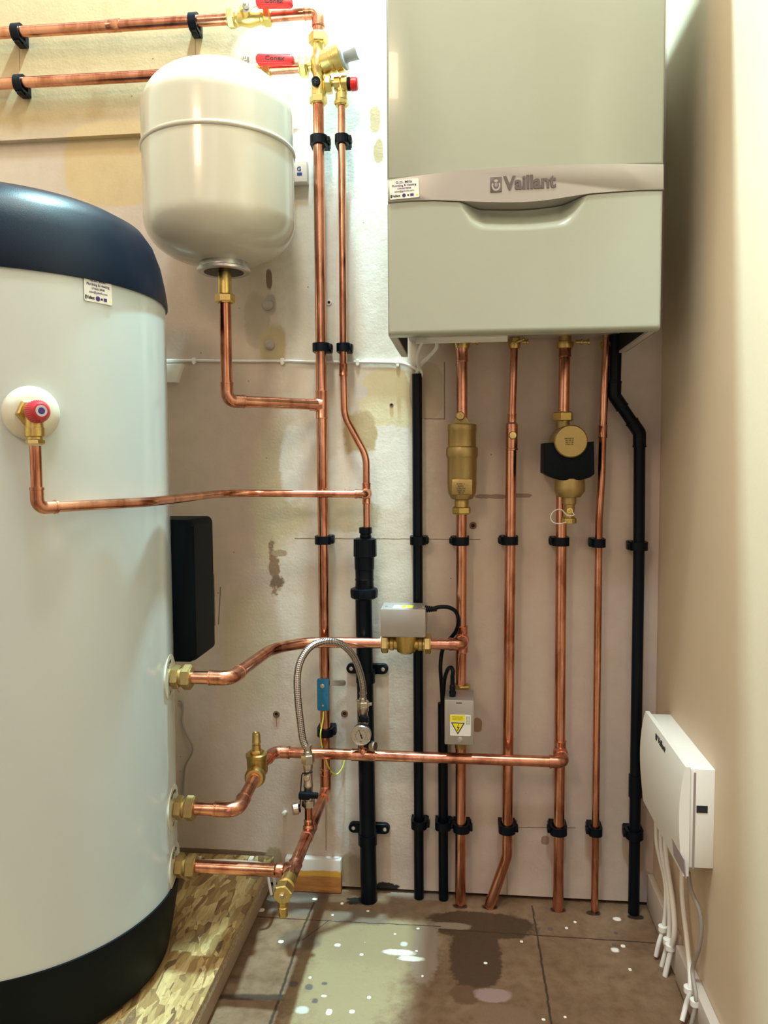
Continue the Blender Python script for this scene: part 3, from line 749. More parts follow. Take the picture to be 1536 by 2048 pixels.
# ---- discharge pipe
D0 = o1+UPV*(-.045)
zd = PZ(88, 1016, 0); 
def at_depth_off(px, py, off): return P(px, py, off)
D1 = Vector((D0.x, D0.y, P(88, 1016, -D0.y).z))
D3 = P(452, 986, .062+.02); D4 = P(716, 988, .062); D5 = P(734, 987.5, .062)
TX = P(733, 987, o3)
def ray_t(px, py, a, dr):
    # point on the viewing ray's vertical plane met by the line a + t*dr
    d = FW + RT*((px-768)/F) + UP*((1024-py)/F)
    t_ = ((CAM.x-a.x)*d.y-(CAM.y-a.y)*d.x)/(dr.x*d.y-dr.y*d.x); return a+dr*t_
cc2 = Vector((CYL_C.x-D1.x, CYL_C.y-D1.y)); al = math.asin(min(1, (RC+.012)/cc2.length)); base = atan2(cc2.y, cc2.x)-al
D2 = ray_t(297, 1004, D1, Vector((cos(base), sin(base), 0))); D2 = P(297, 1004, -D2.y)
D4 = Vector((D4.x, -.062, D4.z)); D5 = Vector((TX.x, -.062, TX.z))
dp = thing('copper_pipe', 'thin copper pipe from the crimson-knob valve across the cylinder to the wall tee', 'pipe', D1)
pipe(dp, [D0, D1, D2, D3, D5, Vector((TX.x, -o3, TX.z))], R15, [0, .016, .10, .09, .010, 0])
elbow(dp, D0, D1, D2, R15, .016, .012); elbow(dp, D4, D5, Vector((TX.x, -o3, TX.z)), R15, .010, .009)
# ---- relief pipe (thin) down to tundish
E0 = P(683, 207, o45); E1 = P(687, 745, o3+.003); E2 = P(689, 832, o3); E3 = P(732, 912, o3); E4 = P(733, 1064, o3)
E3 = Vector((TX.x, -o3, E3.z)); E4 = Vector((TX.x, -o3, E4.z))
rp = thing('copper_pipe', 'thin vertical copper pipe from the red-capped valve, kinked right above the black fitting', 'pipe', E4)
pipe(rp, [E0, E1, E2, E3, E4], R15, [0, .2, .075, .075, 0])
coupling(rp, lerp(E1, E0, .01), E1-E0, .026, R15); tee(rp, TX, UPV, (0, -1, 0), R15, R15, .044, .016)

# ---- expansion vessel
VO = .168; vc = P(438, 330, VO); kv = depth(vc)/F*cos(math.atan(330/F))
def vz(py): return P(438, py, VO).z
RV = 152.5*depth(vc)/F*.976
ev = thing('expansion_vessel', 'white bulbous expansion vessel hung high on the wall beside the cylinder', 'vessel', (vc.x, -VO, vz(540)))
zt_, zs_, zbm = vz(155), vz(308), vz(530)
bm = B(); pr_ = [(zbm, 0), (zbm+.001, .03)]
ztop = zt_+.012
prof = []
for k in range(0, 19):
    a = radians(90*k/18); prof.append((zbm+.078*(1-cos(a))**1.0, RV*(sin(a)**.80)))
prof[-1] = (prof[-1][0], RV)
for k in range(0, 19):
    a = radians(90*k/18); prof.append((ztop-.088*(1-sin(a)), RV*max(0, cos(a))**.80 if k < 18 else 0))
lathe(bm, (vc.x, -VO, 0), UPV, prof, 120); obj('shell', bm, WHITEV, ev, 60)
bm = B(); lathe(bm, (vc.x, -VO, 0), UPV, [(zs_-.005, RV-.002), (zs_-.004, RV+.0018), (zs_, RV+.0035), (zs_+.004, RV+.0018), (zs_+.005, RV-.002)], 120); obj('seam_band', bm, WHITEV, ev, 60)
fx = P(448, 553, VO).x
bm = B(); lathe(bm, (fx, -VO, 0), UPV, [(zbm-.014, .036), (zbm-.0155, .045), (zbm-.013, .049), (zbm-.009, .0495), (zbm-.007, .046), (zbm+.012, .043)], 56); obj('flange', bm, STEEL, ev, 50)
bm = B(); lathe(bm, (fx, -VO, 0), UPV, [(zbm-.0148, .012), (zbm-.0145, .037), (zbm-.006, .038), (zbm-.006, .012)], 48); obj('flange_plate', bm, BLACKP, ev)
bm = B(); lathe(bm, (vc.x, -VO, 0), UPV, [(ztop-.003, .010), (ztop+.006, .009), (ztop+.008, 0)], 20); obj('air_valve_cap', bm, BLACKP, ev)
nx = P(450, 590, VO).x
bm = B(); lathe(bm, (nx, -VO, 0), UPV, [(P(450, 607, VO).z, .0135), (P(450, 590, VO).z, .013), (P(450, 565, VO).z, .0125), (zbm-.006, .0125)], 28)
hexn(bm, (nx, -VO, P(450, 606, VO).z), UPV, .016, .019, .3); obj('connector', bm, BRASS, ev, 25)
G0 = Vector((nx, -VO, P(450, 600, VO).z)); G1 = Vector((nx, -VO, onM(787).z)); G2 = onM(787)
vp_ = thing('copper_pipe', 'short copper pipe dropping from the expansion vessel and turning right to the wall', 'pipe', G1)
pipe(vp_, [G0, G1, G2], R22, .016); elbow(vp_, G0, G1, G2, R22, .018, .017)
# wall bracket plate behind vessel
bm = B(); a = P(560, 366, .02); b_ = P(614, 322, .02)
wb = thing('wall_bracket', 'white bracket plate on the wall showing just right of the expansion vessel', 'bracket', (b_.x, 0, a.z))
box(bm, (a.x-.06, -.022, a.z), (b_.x, 0, b_.z), .0012); box(bm, (P(500, 0, .1).x, -.05, a.z+.004), (P(585, 0, .02).x, -.0, b_.z-.004), .001); obj('plate', bm, WHITEP, wb)
bm = B(); text(bm, 'G', front(P(598, 338, .0228)), .012, .0003, None, .02); box(bm, P(594, 351, .0228), P(604, 345, .0221)); obj('printed_mark', bm, INKB, wb)

# ---- white trunking end on wall
tr = thing('junction_box', 'small white box with a slanted end low beside the cylinder on the back wall', 'box', P(350, 768, 0))
a = P(300, 766, 0); b_ = P(370, 729, 0)
bm = B(); prism(bm, [(a.x-.05, a.z), (P(358, 768, 0).x, a.z-.001), (b_.x, b_.z), (a.x-.05, b_.z)], frame((0, 0, 0), (1, 0, 0), (0, 0, 1)), 0, .016, .002); obj('cover', bm, WHITEP, tr)
bm = B(); lathe(bm, P(329, 761, .016), (0, -1, 0), [(0, .0025), (.0006, .0022), (.0006, 0)], 12); obj('screw', bm, INK, tr)

# ------------------------------------------------------------------ flow pipe, valve 1
zf = ztp['flow']; xf = CYL_C.x+RC
K0 = Vector((xf+.02, -.352, zf)); K1 = Vector((P(462, 1353, .352).x, -.352, zf)); oA = .078
K2 = Vector((P(560, 1290, oA+.015).x, -(oA+.005), zf)); K3 = Vector((P(765, 1285, oA).x, -oA, zf)); KA = P(924, 1284, o3)
flp = thing('copper_pipe', 'copper pipe from the topmost side fitting of the cylinder to the horizontal actuator valve', 'pipe', K1)
pipe(flp, [K0, K1, K2, K3], R22, [0, .022, .12, 0]); elbow(flp, K0, K1, K2, R22, .016, .024)
zf2 = KA.z; KE = Vector((KA.x, -oA, zf)); K4 = Vector((P(860, 1285, oA).x, -oA, zf))
fl2_ = thing('copper_pipe', 'short copper stub linking the horizontal actuator valve to the riser on its right', 'pipe', KE)
pipe(fl2_, [K4, KE, Vector((KA.x, -o3, zf))], R22, .014); elbow(fl2_, K4, KE, Vector((KA.x, -o3, zf)), R22, .012, .013)
hv = thing('motorised_valve', 'horizontal brass valve with grey metal actuator box lying across the black conduit', 'valve', lerp(K3, K4, .5))
zpx = 1288
x0, x1 = K3.x-.002, K4.x+.002
bm = B(); L = x1-x0
lathe(bm, (x0, -oA, zf), (1, 0, 0), [(.010, .0125), (.016, .0125), (.018, .0145), (.024, .0145), (.026, .0125), (.034, .0135), (.038, .0165), (L-.038, .0165), (L-.034, .0135), (L-.026, .0125), (L-.024, .0145), (L-.018, .0145), (L-.016, .0125), (L-.010, .0125)], 30)
lathe(bm, ((x0+x1)/2, -oA, zf+.018), (0, 0, -1), [(0, .024), (.026, .021), (.034, .018), (.038, .012), (.039, 0)], 34); obj('body', bm, BRASS, hv)
nut(hv, (x0, -oA, zf), (1, 0, 0), .014, .0205, BRASS2, .3); nut(hv, (x1-.014, -oA, zf), (1, 0, 0), .014, .0205, BRASS2, .3)
a = P(761, 1271, .115); b_ = P(851, 1219, .115)
bm = B(); box(bm, (a.x, -.115, zf+.021), (b_.x, -.045, b_.z), .0015); ab = obj('actuator_box', bm, GALV, hv)
bm = B(); box(bm, (P(786, 1215, .1).x, -.105, b_.z), (P(826, 1215, .1).x, -.075, b_.z+.0005)); obj('label', bm, STK, ab)
bm = B(); box(bm, (P(803, 1215, .1).x, -.104, b_.z+.0003), (P(812, 1215, .1).x, -.076, b_.z+.0008)); box(bm, (P(814, 1215, .1).x, -.104, b_.z+.0003), (P(826, 1215, .1).x, -.076, b_.z+.0008)); obj('label_print', bm, YEL, ab)
for px_ in (772, 846):
    bm = B(); lathe(bm, (P(px_, 1212, .1).x, -.09, b_.z), UPV, [(0, .0025), (.001, .0022), (.001, 0)], 14); obj('screw', bm, STEEL, ab)
# ---- riser A
rA = thing('copper_pipe', 'leftmost copper riser under the boiler, carrying the tall brass air separator', 'pipe', P(920, 1808, o3))
RA0, RA1 = P(924, 684, o3), P(924, 846, o3); RA2 = Vector((KA.x-.001, -o3, P(922, 1010, o3).z)); RA3 = Vector((KA.x-.002, -o3, P(922, 1372, o3).z)); RA4 = Vector((KA.x-.002, -o3, P(922, 1488, o3).z)); RA5 = Vector((KA.x-.003, -o3, 0.0))
bm = B(); tube(bm, [RA0, RA1], R22); tube(bm, [RA2, RA3], R22); tube(bm, [RA4, RA5], R22); obj('pipe', bm, COPPER, rA)
coupling(rA, P(924, 709, o3), UPV, .03, R22); tee(rA, Vector((KA.x, -o3, zf)), UPV, (0, -1, 0), R22, R22, .056, .022)
sv = thing('air_separator', 'tall bronze coloured cylindrical air separator on the leftmost riser under the boiler', 'separator', P(924, 1010, .042))
oS = .042; bm = B()
vl(bm, 924, oS, [(848, 20), (849, 28), (852, 29), (862, 29), (863, 28.3), (893, 28.3), (895, 31), (899, 32), (911, 32), (915, 30.5), (917, 29.5), (968, 29.5), (985, 28), (997, 22), (1000, 14), (1012, 13)], 48)
box(bm, P(903, 990, .078), P(945, 957, .05), .003)
prism(bm, [((P(x_, y_, oS)).x, (P(x_, y_, oS)).z) for x_, y_ in ((905, 849), (911, 836), (914, 836), (914, 828), (928, 828), (930, 836), (934, 836), (940, 849))], frame((0, -oS, 0), (1, 0, 0), (0, 0, 1)), -.006, .010, .001)
obj('body', bm, BRASSD, sv)
bm = B(); lathe(bm, P(921, 832, .055), (0, -1, 0), [(0, .0085), (.008, .0085), (.0095, .0072), (.0095, .0062), (.0085, .006), (.0085, .0025), (.0095, .002), (.0095, 0)], 28); obj('air_vent', bm, BRASS, sv)
bm = B(); vl(bm, 923, oS, [(1002, 14), (1014, 14)], 26); hexn(bm, P(923, 1028, oS-.006), UPV, .015, .0195, .3); obj('union_nut', bm, BRASS, sv, 25)
bm = B()
for i_, s_ in enumerate(('FLOW ->', 'BODY', 'CW617N', 'MAX 10', 'PN 10')): text(bm, s_, front(P(922, 968+i_*4.6, .0792)), .0042, .0002)
obj('stamped_text', bm, INK, sv)
# ---- valve 2
v2 = thing('motorised_valve', 'upright grey metal actuator box with lightning warning label on the leftmost riser', 'valve', P(920, 1490, .05))
bm = B(); vl(bm, 922, o3, [(1384, 13), (1400, 13), (1410, 17), (1460, 17), (1470, 13), (1495, 12)], 26); obj('body', bm, BRASS, v2)
nut(v2, P(923, 1385, o3), UPV, .017, .0195, BRASS, .35)
oF = .125; a = P(889, 1489, oF); b_ = P(948, 1401, oF)
bm = B(); box(bm, (a.x, -oF, a.z), (b_.x, -.055, b_.z), .0018); vb = obj('actuator_box', bm, GALV, v2)
bm = B(); prism(bm, rrect(*(lambda p, q: (q.x-p.x, q.z-p.z))(P(900, 1471, oF), P(941.5, 1430, oF)), .0015, 3), front(P(920.8, 1450.5, oF)), 0, .0005); lb = obj('warning_label', bm, STK, vb)
def poly(px_pts, off): return [(P(x_, y_, off).x, P(x_, y_, off).z) for x_, y_ in px_pts]
FR = lambda off: frame((0, -off, 0), (1, 0, 0), (0, 0, 1))
bm = B(); prism(bm, poly([(900, 1443), (930, 1443), (930, 1430), (900, 1430)], oF), FR(oF+.0005), 0, .0002)
prism(bm, poly([(904, 1446), (927, 1446), (915.5, 1465)], oF), FR(oF+.0005), 0, .0003); obj('yellow_print', bm, YEL, lb)
bm = B()
def tri_frame(o_, w_):
    p_ = [(902, 1444.5), (929.5, 1445.5), (915.7, 1468.5)]; cx_, cy_ = 915.7, 1452.5
    for i_ in range(3):
        a_, c_ = p_[i_], p_[(i_+1) % 3]
        ai = (cx_+(a_[0]-cx_)*.80, cy_+(a_[1]-cy_)*.80); ci = (cx_+(c_[0]-cx_)*.80, cy_+(c_[1]-cy_)*.80)
        prism(bm, poly([a_, c_, ci, ai], oF), FR(oF+.0008), 0, .0002)
tri_frame(0, 0)
prism(bm, poly([(917, 1448), (918, 1448.4), (915.5, 1454), (919, 1453.6), (915.6, 1461), (914, 1460.6), (916.2, 1455.6), (913.5, 1455.8)], oF), FR(oF+.0009), 0, .0002)
for i_, s_ in enumerate(('DON\'T TOUCH INSIDE', 'BEFORE LOCKING', 'MAINS SUPPLY')): text(bm, s_, front(P(915, 1434+i_*2.7, oF+.0008)), .0020, .0001, .020)
for i_ in range(3): text(bm, 'Actuator 230V 50Hz', frame(P(933.5+i_*2.6, 1441, oF+.0007), (0, 0, -1), (1, 0, 0)), .0018, .0001, .017)
obj('black_print', bm, INK, lb)
bm = B(); lathe(bm, P(920, 1479, oF), (0, -1, 0), [(0, .0050), (.0012, .0048), (.0016, .004), (.0013, 0)], 24); obj('release_button', bm, STEEL, vb)
bm = B(); box(bm, P(912, 1407, oF+.0003), P(924, 1405, oF-.001)); obj('slot', bm, INK, vb)
bm = B(); vl(bm, 905, .10, [(1400, 10), (1396, 9), (1394, 6.5), (1388, 6.5), (1387, 7.2), (1382, 7), (1381, 5.5), (1376, 6.3), (1370, 5.5), (1369, 4.6), (1350, 4.2)], 20); obj('cable_gland', bm, BLACKP, v2)

# cables
bm = B(); gz = b_  # noqa
cpts = [P(850, 1218, .085), P(862, 1218, .085), P(880, 1214, .085), P(898, 1215, .082), P(912, 1224, .078), P(917, 1242, .074), P(912, 1262, .06), P(900, 1278, .05), P(886, 1297, .045), P(881, 1330, .042), P(883, 1370, .034), P(885, 1412, .022)]
tube(bm, spline(cpts), .0040, 14)
hc = thing('black_cable', 'black cable looping from the horizontal actuator box down into the short conduit', 'cable', cpts[-1]); obj('cable', bm, BLACKP, hc)
bm = B(); g0 = P(850, 1218, .085)
for i_ in range(6): lathe(bm, g0+Vector((.004*i_, 0, 0)), (1, 0, 0), [(0, .0075-.0005*i_), (.0028, .0072-.0005*i_), (.003, .005-.0003*i_), (.004, .005-.0003*i_)], 18)
obj('strain_relief', bm, BLACKP, hc)
bm = B(); cpts = [P(905, 1352, .10), P(906, 1342, .098), P(902, 1335, .09), P(895, 1340, .075), P(889, 1360, .055), P(887, 1390, .032), P(887, 1412, .02)]
tube(bm, spline(cpts), .0040, 14); tag(obj('black_cable', bm, BLACKP), 'short black cable arching from the upright actuator box into the short conduit', 'cable')

# ---- conduits
def conduit(pts, r, label, bend=0, name='black_conduit', cat='conduit', sleeves=(), ribs=0):
    t = thing(name, label, cat, pts[-1]); bm = B(); tube(bm, arc_path(pts, bend), r, 24); obj('tube', bm, BLACKP, t)
    for p_, q_ in sleeves:
        bm = B(); d = (Vector(q_)-Vector(p_)); lathe(bm, p_, d, [(0, r), (.0003, r+.0022), (d.length-.0003, r+.0022), (d.length, r)], 28); obj('socket', bm, BLACKP, t)
    return t
ca, cb = P(834, 748, .016), P(838, 1804, .016); cb = Vector((cb.x, -.016, 0.001))
conduit([ca, cb], .0103, 'long straight black conduit left of the risers, open at its top')
ca, cb = P(885.5, 1406, .016), Vector((P(887, 1805, .016).x, -.016, .001))
conduit([ca, cb], .0103, 'short black conduit beginning beside the upright actuator box')
oW = .03
W0 = P(1233, 668, oW+.01); W1 = P(1229, 792, oW+.005); W2 = P(1279, 866, oW); W3 = P(1278, 1090, oW); W4 = P(1271, 1560, oW); W5 = Vector((P(1267, 1832, oW).x, -oW, .001))
cw_ = thing('waste_pipe', 'black waste pipe at the right corner, stepping sideways under the boiler', 'pipe', W5)
bm = B(); tube(bm, arc_path([W0, W1, W2, W3, W5], .012), .0112, 26); obj('tube', bm, BLACKP, cw_)
for a_, b_, c_ in ((W0, W1, W2), (W1, W2, W3)):
    elbow(cw_, a_, b_, c_, .0112, .026, .008, 'elbow', BLACKP)
bm = B(); d = W5-W3; p_ = lerp(W3, W5, (1548-1090)/742); lathe(bm, p_, d, [(0, .0112), (.0003, .0135), (.045, .0135), (.046, .0112)], 28); obj('socket', bm, BLACKP, cw_)

# ---- tundish adapter and waste
T0 = E4; xw = P(733, 1650, .036)
wo = .036
wp_ = thing('waste_pipe', 'thick black waste pipe with stacked compression fittings below the thin copper pipe', 'pipe', (T0.x, -wo, 0))
bm = B(); tube(bm, [P(727, 1190, wo), Vector((P(738, 1808, wo).x, -wo, .001))], .0172, 32); obj('tube', bm, BLACKP, wp_)
bm = B(); vl(bm, 731, wo, [(1054, 10), (1055, 13), (1066, 13), (1067, 11), (1070, 11), (1071, 12), (1078, 11)], 12); obj('reducer_nut', bm, BLACKP, wp_, 20)
bm = B(); vl(bm, 730, wo, [(1076, 18), (1078, 23), (1100, 23.3), (1112, 23.5), (1114, 20)], 16); obj('upper_nut', bm, BLACKP, wp_, 18)
bm = B(); vl(bm, 729, wo, [(1112, 20), (1138, 19.5), (1139, 18.5), (1156, 18), (1158, 19), (1161, 18.5), (1162, 18), (1176, 19), (1177, 20)], 32); obj('coupler', bm, BLACKP, wp_)
bm = B(); vl(bm, 728, wo, [(1175, 21), (1177, 27), (1182, 28), (1194, 27), (1197, 22)], 14); obj('lower_nut', bm, BLACKP, wp_, 18)
def bracket(px, py, label):
    t = thing('pipe_bracket', label, 'bracket', P(px, py, 0), 'two-lug brackets on the thick waste pipe'); c = P(px, py, 0); c.x = P(px, py, wo).x
    bm = B(); tube(bm, [(c.x, -wo, c.z-.020), (c.x, -wo, c.z+.002)], .0200, 32); box(bm, (c.x-.018, -.03, c.z-.012), (c.x+.018, 0, c.z+.004), .001); obj('strap', bm, BLACKP, t)
    for s in (-1, 1):
        bm = B(); cx = c.x+s*.034
        o_ = [(c.x+s*.012, c.z+.011), (c.x+s*.012, c.z-.009)]
        ring = [(cx+.0105*cos(a_), c.z+.001+.0105*sin(a_)) for a_ in [(-pi/2+pi*k/10)*1 for k in range(11)]]
        if s < 0: ring = [(cx-.0105*cos(a_), c.z+.001+.0105*sin(a_)) for a_ in [(-pi/2+pi*k/10) for k in range(11)]]
        pl_ = [(c.x+s*.012, c.z-.0095)]+ring+[(c.x+s*.012, c.z+.0115)]
        if s < 0: pl_ = pl_[::-1]
        prism(bm, pl_, FR(.004), -.004, .008, .001); lug = obj('lug', bm, BLACKP, t)
        bm = B(); lathe(bm, (cx, -.012, c.z+.001), (0, -1, 0), [(0, .0042), (.001, .004), (.0016, .002), (.001, 0)], 16); obj('screw', bm, STEEL, lug)
bracket(731, 1336, 'two-lug black bracket on the thick waste pipe, behind the braided hose')
bracket(735, 1653, 'two-lug black bracket on the thick waste pipe near the floor')

# ---- riser B
rB = thing('copper_pipe', 'second copper riser under the boiler, thin above a test point and kinked at the floor', 'pipe', P(982, 1808, o3))
b0, b1 = P(1029, 680, o3), P(1024, 835, o3)
b2_, b3, b4 = P(1023, 850, o3), P(1014, 1712, o3), PZ(980, 1812, 0.0); b4 = Vector((P(978, 1812, o3).x, -o3-.004, .0))
pipe(rB, [b0, b1], R15); bm = B(); tube(bm, arc_path([b2_, b3, b4], .05), R22); obj('riser', bm, COPPER, rB)
coupling(rB, P(1024, 840, o3), UPV, .026, R15); bm = B(); vl(bm, 1023.5, o3, [(845, 9), (848, 12), (858, 12.3), (896, 11.8), (897, 12.8), (900, 12.8), (901, 11)], 28); obj('reducer', bm, COPPER2, rB)
bm = B(); lathe(bm, P(1025, 871, .043), (0, -1, 0), [(0, .0065), (.003, .0065), (.004, .0078), (.011, .0078), (.013, .0065), (.0135, 0)], 22); box(bm, P(1023, 876, .0568), P(1024.5, 866, .055)); obj('test_point', bm, BRASS2, rB)
bm = B(); hexn(bm, P(1029, 686, o3), UPV, .010, .012, .2); lathe(bm, P(1034, 684, .045), (1, -.4, .3), [(0, .003), (.016, .003)], 10); obj('gas_cock', bm, BRASS, rB, 25)

# ---- riser C with filter
rC = thing('copper_pipe', 'third copper riser under the boiler, holding the magnetic filter and a side elbow', 'pipe', P(1116, 1815, o3))
c0_, c1_ = P(1130, 672, o3), P(1127, 835, o3); c2_ = P(1122, 1000, o3); CE = P(1122, 1533, o3); CT = CE
c3_ = Vector((P(1116, 1815, o3).x, -o3, 0))
bm = B(); tube(bm, [c0_, c1_], R22); tube(bm, [P(1123, 960, o3), P(1119.5, 1512, o3), c3_], R22); obj('pipe', bm, COPPER, rC)
coupling(rC, P(1130, 700, o3), UPV, .028, R22)
zr = ztp['return']; oR = .082
CJ = Vector((P(1120, 1533, o3).x, -o3, P(1120, 1505, o3).z))
tee(rC, CJ, UPV, (0, -1, 0), R22, R22, .052, .018)
bm = B(); 
mf = thing('magnetic_filter', 'brass magnetic filter with round disc face and black collar on the third riser', 'filter', P(1139, 1000, .07))
bm = B(); oM = .085
nbm = B(); hexn(nbm, P(1126, 843, o3), UPV, .019, .0205, .2); obj('top_nut', nbm, BRASS, mf, 25)
vl(bm, 1126, o3, [(842, 13), (850, 14), (870, 14)], 24)
lathe(bm, P(1128, 884, .01), (0, -1, 0), [(0, .026), (.004, .030), (.055, .0305), (.066, .029)], 40)
vl(bm, 1139, .07, [(900, 17), (952, 18), (957, 30), (975, 31.5), (983, 31), (994, 22), (995, 14), (1008, 13.5), (1009, 11), (1026, 10.5)], 40)
tube(bm, [P(1122, 985, o3), P(1130, 975, .05)], .013, 20)
obj('body', bm, BRASSD, mf)
bm = B(); lathe(bm, P(1139.5, 883, .090), (0, -1, 0), [(0, .026), (.001, .0305), (.017, .031), (.0195, .029), (.0198, 0)], 56); fc = obj('face_disc', bm, BRASSD, mf)
bm = B()
for i_, s_ in enumerate(('MAGNETIC', 'FILTER 22', 'PN10 T90', 'CW617N')): text(bm, s_, front(P(1139, 877+i_*4, .1102)), .0036, .0002)
obj('stamped_text', bm, INK, fc)
o_ = [(1090, 886), (1104, 884), (1108, 890)]
for k in range(13):
    a_ = radians(198-216*k/12+0); a_ = radians(170+200*k/12)
arc = [(1139.5+33*cos(radians(172-164*k/14)), 883+33*sin(radians(172-164*k/14))) for k in range(15)]
arc = [(x_, y_) for x_, y_ in arc if y_ > 880]
low = [(1189, 948), (1180, 955), (1163, 960), (1140, 962), (1118, 960), (1100, 953), (1088, 946)]
ol = [(1089, 886), (1107, 885)]+arc+[(1173, 884), (1188, 883)]+low
bm = B(); prism(bm, poly(ol, .095)[::-1], FR(.02), 0, .078, .003); obj('magnet_collar', bm, BLACKT, mf)
bm = B(); lathe(bm, P(1137, 1047, .07), UPV, [(0, .013), (.001, .0155), (.010, .0155), (.011, .013), (.014, .011), (.024, .011)], 14, .1); obj('drain_cap', bm, BRASS, mf, 20)
bm = B(); lathe(bm, P(1139, 1021, .078), (0, -1, 0), [(0, .0065), (.005, .0065), (.006, .0055), (.006, .003), (.005, .002), (.006, .0015), (.006, 0)], 22); obj('bleed_screw', bm, BRASS2, mf)
bm = B(); tube(bm, spline([P(1143, 1022, .09), P(1148, 1030, .09), P(1134, 1030, .092), P(1122, 1019, .095), P(1108, 1022, .095), P(1101, 1034, .095), P(1107, 1045, .095), P(1122, 1047, .09), P(1132, 1044, .088)]), .0011, 8); obj('strap', bm, WHITEC, mf)

# ---- riser D
rD = thing('copper_pipe', 'thin copper riser furthest right under the boiler, with one coupling', 'pipe', P(1190, 1820, o3))
d_ = [P(1213, 676, o3+.006), P(1205.5, 865, o3+.004), P(1203, 955, o3), P(1198, 1040, o3), Vector((P(1189, 1822, o3).x, -o3, 0))]
pipe(rD, d_, R15, .3); coupling(rD, lerp(d_[0], d_[1], .99), d_[1]-d_[0], .026, R15)

# ---- return pipe
zR = CJ.z
Q0 = Vector((xf+.02, -.352, zr)); Q1 = Vector((P(475, 1612, .352).x, -.352, zr))
bvp = P(511, 1560, .215)
Q2 = Vector((P(509, 1575, .235).x, -.235, zr+.006)); Q3 = Vector((P(518, 1545, .165).x, -.165, zR)); 
Q4 = Vector((P(548, 1519, oR).x, -oR, zR)); Q5 = Vector((CJ.x, -oR, zR)); Q6 = CJ
r1 = thing('copper_pipe', 'copper pipe from the middle side fitting of the cylinder up to the brass angled valve', 'pipe', Q1)
pipe(r1, [Q0, Q1, Q2], R22, .02); elbow(r1, Q0, Q1, Q2, R22, .018, .022)
r2 = thing('copper_pipe', 'long horizontal copper pipe crossing in front of all risers, bearing the gauge tee', 'pipe', Q4)
pipe(r2, [Q3, Q4, Q5, Q6], R22, [0, .02, .013, 0])
elbow(r2, Q3, Q4, Q5, R22, .016, .02); elbow(r2, Q4, Q5, Q6, R22, .014, .013)
gx = P(727, 1525, oR).x; G_ = Vector((gx, -oR, zR)); tee(r2, G_, (1, 0, 0), UPV, R22, R15, .05, .026)
by = thing('bypass_valve', 'brass angled valve with capped stem between the two return copper pipes', 'valve', bvp)
bm = B(); d1 = (Q3-Q2).normalized(); 
lathe(bm, Q2+d1*.0, d1, [(0, .016), (.008, .0195), (.012, .0195), (.016, .0165), ((Q3-Q2).length-.012, .0165), ((Q3-Q2).length-.008, .0185), ((Q3-Q2).length, .016)], 30)
vt = lerp(Q2, Q3, .55); lathe(bm, vt, UPV, [(0, .018), (.030, .019), (.031, .0205), (.037, .0205), (.039, .018)], 36)
obj('body', bm, BRASS, by)
bm = B(); hexn(bm, vt+UPV*.039, UPV, .006, .0135, .2); lathe(bm, vt+UPV*.045, UPV, [(0, .0085), (.010, .0085), (.011, .0065), (.013, .0065), (.014, .0085), (.016, .0085), (.018, .0078), (.032, .0078), (.033, .0065), (.031, .005), (.031, 0)], 26); obj('stem', bm, BRASS2, by)

# ---- filling loop
FLx = M2.x; oL = .212
lv = thing('isolating_valve', 'slim nickel isolating valve with black lever at the lower left end of the braided hose', 'valve', Vector((FLx, -oL, 0)))
def LP(py): return P(612, py, oL).z
lx = P(609, 1560, oL).x
def vlx(bm, x, off, prof, seg=28, rot=0):
    k = (1.6-off)/F; lathe(bm, (x, -off, 0), UPV, [(P(768, py, off).z, hw*k) for py, hw in prof], seg, rot)
lx = M2.x
pxl = 608
def zr_(py): return P(608, py, oL).z
def L_(bm, prof, seg=28, rot=0): lathe(bm, (lx, -oL, 0), UPV, [(zr_(py), hw*(1.6-oL)/F) for py, hw in prof][::1], seg, rot)
bm = B(); L_(bm, [(1506, 10), (1514, 11.5), (1524, 11.5), (1526, 9), (1530, 10), (1536, 10), (1537, 9), (1566, 9.3), (1568, 10.5), (1572, 10.5), (1574, 9.5), (1590, 9.5)]); obj('body', bm, NICKEL, lv)
bm = B(); hexn(bm, (lx, -oL, zr_(1526)), UPV, .018, .0125, .4); obj('top_nut', bm, NICKEL, lv, 25)
bm = B(); hexn(bm, (lx, -oL, zr_(1612)), UPV, .014, .0128, .4); L_(bm, [(1600, 10), (1590, 9)]); obj('bottom_nut', bm, NICKEL, lv, 25)
bm = B(); zc_ = zr_(1586); box(bm, (lx-.016, -oL-.017, zc_-.007), (lx+.006, -oL-.004, zc_+.007), .003); box(bm, (lx-.002, -oL-.016, zc_-.004), (lx+.021, -oL-.006, zc_+.006), .002); obj('lever', bm, BLACKP, lv)
bm = B(); lathe(bm, (lx-.001, -oL-.007, zr_(1552)), (0, -1, 0), [(0, .006), (.003, .006), (.004, .005), (.0035, 0)], 20); obj('slotted_screw', bm, NICKEL, lv)
